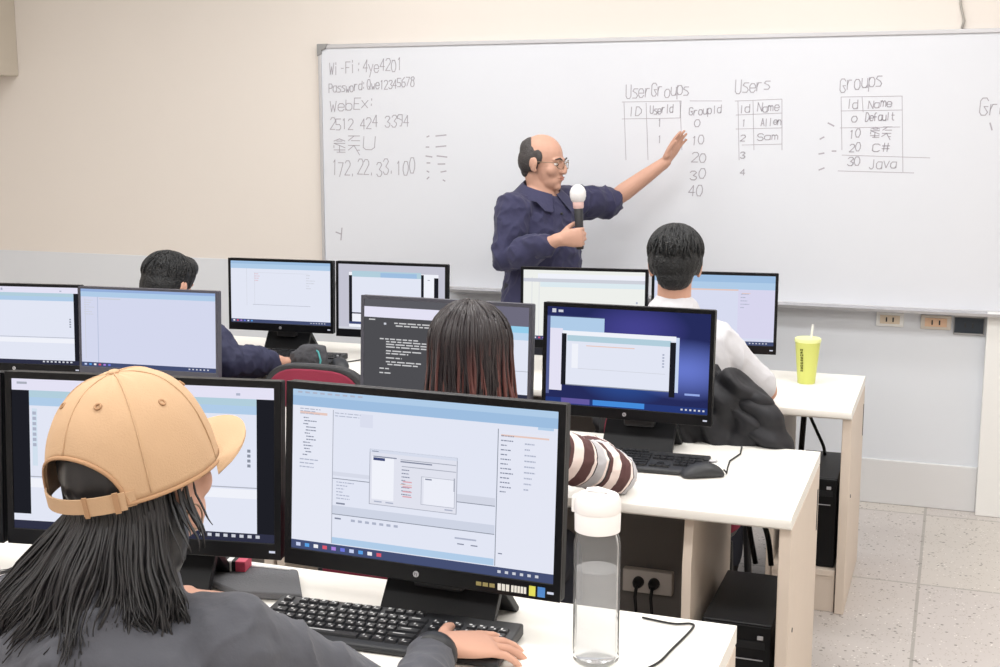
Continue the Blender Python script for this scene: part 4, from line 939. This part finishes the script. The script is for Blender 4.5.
mb=MB(); mb.loft(torso_secs(J['P'],J['N'],J['lat'],.02,0,1.0,.12,sh=.155),26)
for k in 'RL': limb(mb,[V(J['N']).lerp(V(J['S'+k]),.45)-Zv*.02,J['S'+k],V(J['S'+k]).lerp(V(J['E'+k]),.2)],[.062,.066,.064])
blob(mb,'sweater',r,stripe_mat((0,0,1),(0,0,0)),.007,6,fold=folds(.006,(12,12,10),11))
for k in 'RL':
    S_,E2,W=V(J['S'+k]),V(J['E'+k]),V(J['W'+k]); mb=MB(); limb(mb,[S_,S_.lerp(E2,.5),E2],[.060,.062,.056]); limb(mb,[E2,E2.lerp(W,.5),E2.lerp(W,.9)],[.055,.050,.044])
    ax=(E2-S_).normalized()
    blob(mb,'sleeve',r,stripe_mat(tuple(ax),tuple(E2-O+ax*.098)),.005,5,fold=folds(.006,(18,18,18),12))
legs_cloth(r,J)
def long_hair(r,hm,length,seed,n,mat,mat_mix=None,flare=(0,0,0),cx=(.094,.108,.098),part=.0,rad=.0034,start=(0.05,1.25),back_only=True,curve=.03,name='hair',skip=None,low=None,endz=None):
    """locks run from the crown over the skull and then hang"""
    rg=random.Random(seed); ps=[]; c=V((0,-.02,.035))
    for i in range(n):
        a=rg.uniform(.62,2*PI-.62) if back_only else rg.uniform(0,2*PI)   # angle from the face
        ph=rg.uniform(*start); pts=[]; k=1.0+rg.uniform(-.06,.05); zz=0
        q=ph
        while q<1.62:
            p=c+V((cx[0]*math.sin(q)*math.sin(a),cx[1]*math.sin(q)*math.cos(a),cx[2]*math.cos(q)))*k; pts.append(on_head(hm,p)); q+=.22
        last=pts[-1]; out=(hm.to_3x3()@V((math.sin(a),math.cos(a),0))).normalized(); out.z=0
        ln=(last.z-endz)*rg.uniform(.80,1.04) if endz else length*rg.uniform(.72,1.05); m=9
        ph2=rg.uniform(0,9); fl=rg.uniform(.5,1.3)
        for j in range(1,m+1):
            t=j/m; w=nzv((a*1.2,t*1.6,i*.013),1.6,seed)*(.028*t)
            p=last+V((0,0,-ln*t))+out*(curve*(t**1.6)*fl-.02*math.sin(PI*t)*0)+V(flare)*(t**2*fl)+w
            pts.append(p)
        if skip and skip(pts): continue
        ps.append((pts,rg.uniform(.6,1.35)))
    return ps
ps=long_hair(r,hm,.30,3,900,M_hair,curve=.012,endz=.86)
M_hairbr=P('dark_brown_hair',srgb(46,40,42),.42,var=.3,vscale=50); M_tip=P('auburn_hair',srgb(92,60,58),.45,var=.35,vscale=60)
mb=MB(); R3=hm.to_3x3()
for c,rad in(((0,-.02,.035),(.090,.104,.094)),((0,-.04,-.06),(.088,.075,.11)),((0,-.045,-.15),(.09,.055,.12))): mb.ell(on_head(hm,c),rad,R3)
blob(mb,'hair',r,M_hairbr,.006,5,fold=folds(.004,(50,50,6),13))
rg=random.Random(8)
dark=[p for p in ps]; strands(r,dark,M_hairbr,'hair_locks',.0042)
def ombre():
    m=P('auburn_ended_hair',srgb(46,40,42),.42); n,l=nodes_of(m); b=n['Principled BSDF']; tc=n.new('ShaderNodeTexCoord'); sp=n.new('ShaderNodeSeparateXYZ'); l.new(tc.outputs['Object'],sp.inputs[0])
    rr=n.new('ShaderNodeMapRange'); rr.inputs[1].default_value=1.16; rr.inputs[2].default_value=.98; rr.inputs[3].default_value=0; rr.inputs[4].default_value=1; l.new(sp.outputs[2],rr.inputs[0])
    x=n.new('ShaderNodeMix'); x.data_type='RGBA'; x.inputs[6].default_value=(*srgb(46,40,42),1); x.inputs[7].default_value=(*srgb(124,74,68),1); l.new(rr.outputs[0],x.inputs[0]); l.new(x.outputs[2],b.inputs['Base Color']); return m
low=long_hair(r,hm,.30,5,170,M_hair,curve=.014,endz=.86)
low=[(q,k) for q,k in low if max(0,q[-1].x+1.05)>.02 or k>1.15]
o=strands(r,[([p+V((p.x+1.082,p.y-2.80,0)).normalized()*.004 for p in q],k) for q,k in low],ombre(),'auburn_streaks',.0036); o['label']='auburn streaks in the lower hair'
c=copy_tree(ch); c.location=(-1.08,2.40,0); c['label']='maroon chair under the long-haired person in the striped sweater'
# ---- woman with tan cap ----------------------------------------------------
r=root('person','person in tan baseball cap and charcoal jacket typing at the nearest desk','person',(-1.04,1.36,0))
J=seated(dict(P=(-1.03,1.22,.56),N=(-1.045,1.365,1.000),SR=(-.875,1.375,.945),SL=(-1.215,1.375,.945),ER=(-.735,1.60,.768),WR=(-.795,1.895,.766),EL=(-1.40,1.62,.775),WL=(-1.325,1.935,.768)),0)
hm=headM((-1.038,1.430,1.165),12,0,0)
vd=V((1.04,-1.43,.473)).normalized()
hm=Matrix.Translation(hm.translation)@Matrix.Rotation(math.radians(8),4,vd)@Matrix.Translation(-hm.translation)@hm
curlR=((.16,.30,.25),(.12,.28,.25),(.12,.30,.25),(.16,.34,.25))
person_body(r,J,hm,M_skin,{'R':dict(d=(.70,.70,-.13),t=(-.70,.70,.12),curl=curlR,s=1.06,thumb=(.42,.85,.05),tc=.2,splay=(.16,.04,-.08,-.22)),'L':dict(d=(.9,.45,-.1),t=(.45,-.9,.1),curl=curlR,s=.95)},voxel=.0036,hs=1.0)
shirt(r,J,M_jacket,name='jacket',inf=.024,sleeve={'R':.90,'L':.93},voxel=.006,fold=folds(.011,(11,11,8),14),er=.008,fr=.74)
# sleeve cuffs, shoulder seam
for k in 'RL':
    E2,W=V(J['E'+k]),V(J['W'+k]); a=E2.lerp(W,.86); dd=(W-E2).normalized(); u,v=frame(E2,W,(0,0,1))
    build(MB().loft([(a-dd*.02,u,v,.041,.041),(a+dd*.010,u,v,.040,.040),(a+dd*.013,u,v,.038,.038),(a+dd*.010,u,v,.034,.034),(a-dd*.02,u,v,.032,.032)],24,False),'cuff',r,M_dark,world=True,smooth='all')
legs_cloth(r,J)
eyes(r,hm); glasses(r,hm,1.,M_gloss)
# hoop earring
for s in(-1,1):
    c=on_head(hm,(s*.083,-.006,-.052)); R3=hm.to_3x3(); pts=[c+R3@V((s*.003,.014*math.cos(2*PI*i/20),.017*math.sin(2*PI*i/20))) for i in range(20)]
    build(MB().tube(pts,.0013,6,closed=True),'hoop_earring',r,M_brass,world=True,smooth='all')
# hair under the cap
mb=MB(); R3=hm.to_3x3()
for c,rad in(((0,-.025,.03),(.086,.098,.092)),((0,-.05,-.06),(.088,.070,.10)),((-.03,-.06,-.12),(.10,.055,.08))): mb.ell(on_head(hm,c),rad,R3)
blob(mb,'hair',r,M_hair,.005,5,fold=folds(.004,(45,45,6),15))
rg=random.Random(21); ps=[]
for i in range(1700):
    a=rg.uniform(math.radians(112 if i%24 else 80),math.radians(360-60)); wisp=a<math.radians(112); side=math.sin(a); back=-math.cos(a)
    k=rg.uniform(.84,.97); c0=V((.094*math.sin(a)*k,-.014+.104*math.cos(a)*k,0))
    top=.045 if back>.3 else .01
    pts=[on_head(hm,c0*.97+V((0,0,top+.03))),on_head(hm,c0+V((0,0,top))),on_head(hm,c0*1.02+V((0,0,-.022)))]; p0=pts[-1]
    out=hm.to_3x3()@V((math.sin(a),math.cos(a),0)); out.z=0; out.normalize()
    ln=(p0.z-.955)*rg.uniform(.72,1.06); fl=rg.uniform(.3,1.25); sd=rg.uniform(0,50)
    if side>.5: ln*=.92; fl*=.3
    if wisp: ln=.05*rg.uniform(.6,1.3); fl*=.2
    left=max(0,-side); m=10
    for j in range(1,m+1):
        t=j/m; w=(nzv((a*2.2,t*1.3,sd*.02),1.5,4)*.045*t**1.3+nzv((sd,t*2.2,1),1.,2)*.014*t)*min(1,ln/.18)**1.5
        e=out*((.030+.045*max(.0,back))*t*(.6+.4*fl)+.008*left*t*fl)+V((-.055*t**1.7*fl*(.25+.8*left)-.02*t*left,-.012*t,0))+V((.016*t*max(0,side),.0,0))
        pts.append(p0+V((0,0,-ln*t))+e+w)
    ps.append((pts,rg.uniform(.45,1.15)))
strands(r,ps,M_hair,'hair_locks',.0030)
# baseball cap (worn: a thing that rests on the head)
cp=root('baseball_cap','tan baseball cap worn by the person at the nearest desk','cap',tuple(hm@V((0,0,.06))))
CA,CB,CH=.1075,.124,.148; cz=.004; NA,NP=96,22
tilt=Matrix.Rotation(math.radians(3),4,'X')
CM=hm@Matrix.Translation((-.006,-.012,cz))@tilt
def zmin(a):
    """lower edge of crown; a measured from the front; arch opening at the back"""
    b=abs(math.pi-a); w=math.radians(44)
    return .070*math.sqrt(max(0,1-(b/w)**2))**.9 if b<w else 0.
def crown_pt(a,t,off=0.):
    z0=zmin(a); ph0=math.asin(min(.999,z0/CH)); ph=ph0+(PI/2-ph0)*t
    ex=.80; ra=math.cos(ph)**ex; 
    return V(((CA+off)*ra*math.sin(a),(CB+off)*ra*math.cos(a)+.004*math.sin(ph),(CH+off)*math.sin(ph)**1.02))
mb=MB(); vs=[];fs=[]
for off in(0,-.003):
    for i in range(NA):
        a=2*PI*i/NA
        for j in range(NP): vs.append(CM@crown_pt(a,j/(NP-1)*.999,off+(.0012*noise.noise(V((math.sin(a)*5,math.cos(a)*5,j*.25))) )))
n1=NA*NP
for i in range(NA):
    k=(i+1)%NA
    for j in range(NP-1):
        fs.append((i*NP+j,k*NP+j,k*NP+j+1,i*NP+j+1)); fs.append((n1+k*NP+j,n1+i*NP+j,n1+i*NP+j+1,n1+k*NP+j+1))
    fs.append((k*NP,i*NP,n1+i*NP,n1+k*NP))
mb.add(vs,fs); build(mb,'crown',cp,M_cap,world=True,smooth='all')
for q in range(6):
    a=math.radians(60*q)
    pts=[CM@crown_pt(a,.03+.96*j/20,.0004) for j in range(21)]
    if q==3: pts=[CM@crown_pt(a,.02+.97*j/20,.0004) for j in range(21)]
    build(MB().tube(pts,.0012,6),'seam',cp,M_cap,world=True,smooth='all')
    a2=a+math.radians(30); c=CM@crown_pt(a2,.52); nn=(c-CM@V((0,0,.03))).normalized(); u=nn.orthogonal().normalized(); v=nn.cross(u)
    build(MB().tube([c+u*(.0042*math.cos(2*PI*k/14))+v*(.0042*math.sin(2*PI*k/14))+nn*.0006 for k in range(14)],.0016,6,closed=True),'eyelet',cp,M_capseam,world=True,smooth='all')
build(MB().ell(CM@V((0,.004,CH+.001)),(.008,.008,.004),CM.to_3x3()),'top_button',cp,M_cap,world=True,smooth='all')
# binding round the opening and lower edge
build(MB().tube([CM@crown_pt(2*PI*i/120,0.,.0008) for i in range(120)],[(.0022,.0030)]*120,8,closed=True),'edge_binding',cp,M_capseam,world=True,smooth='all')
# brim
mb=MB(); vs=[];fs=[]; nb=25; nr=10; A0=math.radians(62)
for th in(0,-.004):
    for i in range(nb):
        a=-A0+2*A0*i/(nb-1)
        for j in range(nr):
            t=j/(nr-1); k=math.cos(a/A0*PI/2)**.55 if abs(a)<A0*.999 else 0
            ex=.074*k*t
            x=(CA+.001)*math.sin(a)*(1+.05*t*k); y=(CB+.001)*math.cos(a)+ex
            z=.004+th-(x*x)*1.9*t+.014*t*k
            vs.append(CM@V((x,y,z)))
n1=nb*nr
for i in range(nb-1):
    for j in range(nr-1): fs+=[(i*nr+j,(i+1)*nr+j,(i+1)*nr+j+1,i*nr+j+1),(n1+(i+1)*nr+j,n1+i*nr+j,n1+i*nr+j+1,n1+(i+1)*nr+j+1)]
    fs+=[((i+1)*nr,i*nr,n1+i*nr,n1+(i+1)*nr),(i*nr+nr-1,(i+1)*nr+nr-1,n1+(i+1)*nr+nr-1,n1+i*nr+nr-1)]
fs+=[tuple(range(nr))+tuple(range(n1+nr-1,n1-1,-1)),tuple(range((nb-1)*nr+nr-1,(nb-1)*nr-1,-1))+tuple(range(n1+(nb-1)*nr,n1+nb*nr))]
mb.add(vs,fs); build(mb,'brim',cp,M_cap,world=True,smooth=True)
# strap with buckle
def strap(a0,a1,z0,z1,off,mat,name):
    mb=MB(); vs=[];fs=[]; n=24
    for i in range(n):
        a=a0+(a1-a0)*i/(n-1)
        for o,z in((off,z0),(off,z1),(off-.003,z1),(off-.003,z0)): vs.append(CM@V(((CA+o)*math.sin(a),(CB+o)*math.cos(a),z)))
    for i in range(n-1):
        for j in range(4): k=(j+1)%4; fs.append((i*4+j,i*4+k,(i+1)*4+k,(i+1)*4+j))
    fs+=[(0,1,2,3),tuple((n-1)*4+k for k in(3,2,1,0))]; mb.add(vs,fs); return build(mb,name,cp,mat,world=True,smooth=True)
d2=math.radians
strap(d2(180-50),d2(180+50),-.004,.016,.001,M_cap,'back_strap')
strap(d2(180-44),d2(180-16),-.006,.018,.0045,M_cap,'strap_overlap')
strap(d2(180-20),d2(180-17),-.008,.020,.0062,M_capseam,'strap_buckle')
strap(d2(180-40),d2(180-36.5),-.008,.020,.0062,M_capseam,'strap_buckle')
c=copy_tree(ch); c.location=(-1.03,.92,0); c['label']='maroon chair under the person in the tan cap'
# ------------------------------------------------------------------ light
def area(loc,sx,sy,power,col=(1,.995,.985)):
    L=bpy.data.lights.new('ceiling_lamp','AREA'); L.shape='RECTANGLE'; L.size=sx; L.size_y=sy; L.energy=power; L.color=col
    o=bpy.data.objects.new('ceiling_lamp',L); COL.objects.link(o); o.location=loc; return o
for x in(-3.6,-1.5,.5):
    for y in(-.6,1.5,3.5):
        area((x,y,2.97),1.3,.5,26)
for x in(-2.2,-.4): area((x,4.75,2.97),1.3,.35,13)
w=bpy.data.worlds.new('room_world'); scn.world=w; w.use_nodes=True
w.node_tree.nodes['Background'].inputs[0].default_value=(.9,.95,1,1); w.node_tree.nodes['Background'].inputs[1].default_value=.3
# ------------------------------------------------------------------ camera
f,pt,yw,rl,H=1261.64486,.159099009,.345966755,.00119622,1.63785909
cy,sy=math.cos(yw),math.sin(yw); cp_,sp=math.cos(pt),math.sin(pt)
fwd=V((-sy*cp_,cy*cp_,-sp)); rt=V((cy,sy,0)); upv=rt.cross(fwd)
r2=rt*math.cos(rl)+upv*math.sin(rl); u2=upv*math.cos(rl)-rt*math.sin(rl)
cam=bpy.data.cameras.new('camera'); cam.sensor_width=36; cam.lens=f/1000*36; cam.clip_start=.05
co=bpy.data.objects.new('camera',cam); COL.objects.link(co)
co.matrix_world=Matrix(((r2.x,u2.x,-fwd.x,0),(r2.y,u2.y,-fwd.y,0),(r2.z,u2.z,-fwd.z,H),(0,0,0,1)))
scn.camera=co
vs_=scn.view_settings; scn.display_settings.display_device='sRGB'
vs_.view_transform='Standard'; vs_.look='None'; vs_.gamma=1; vs_.exposure=0.0; vs_.use_curve_mapping=False
scn.cycles.use_denoising=True; scn.cycles.max_bounces=10; scn.cycles.transparent_max_bounces=16
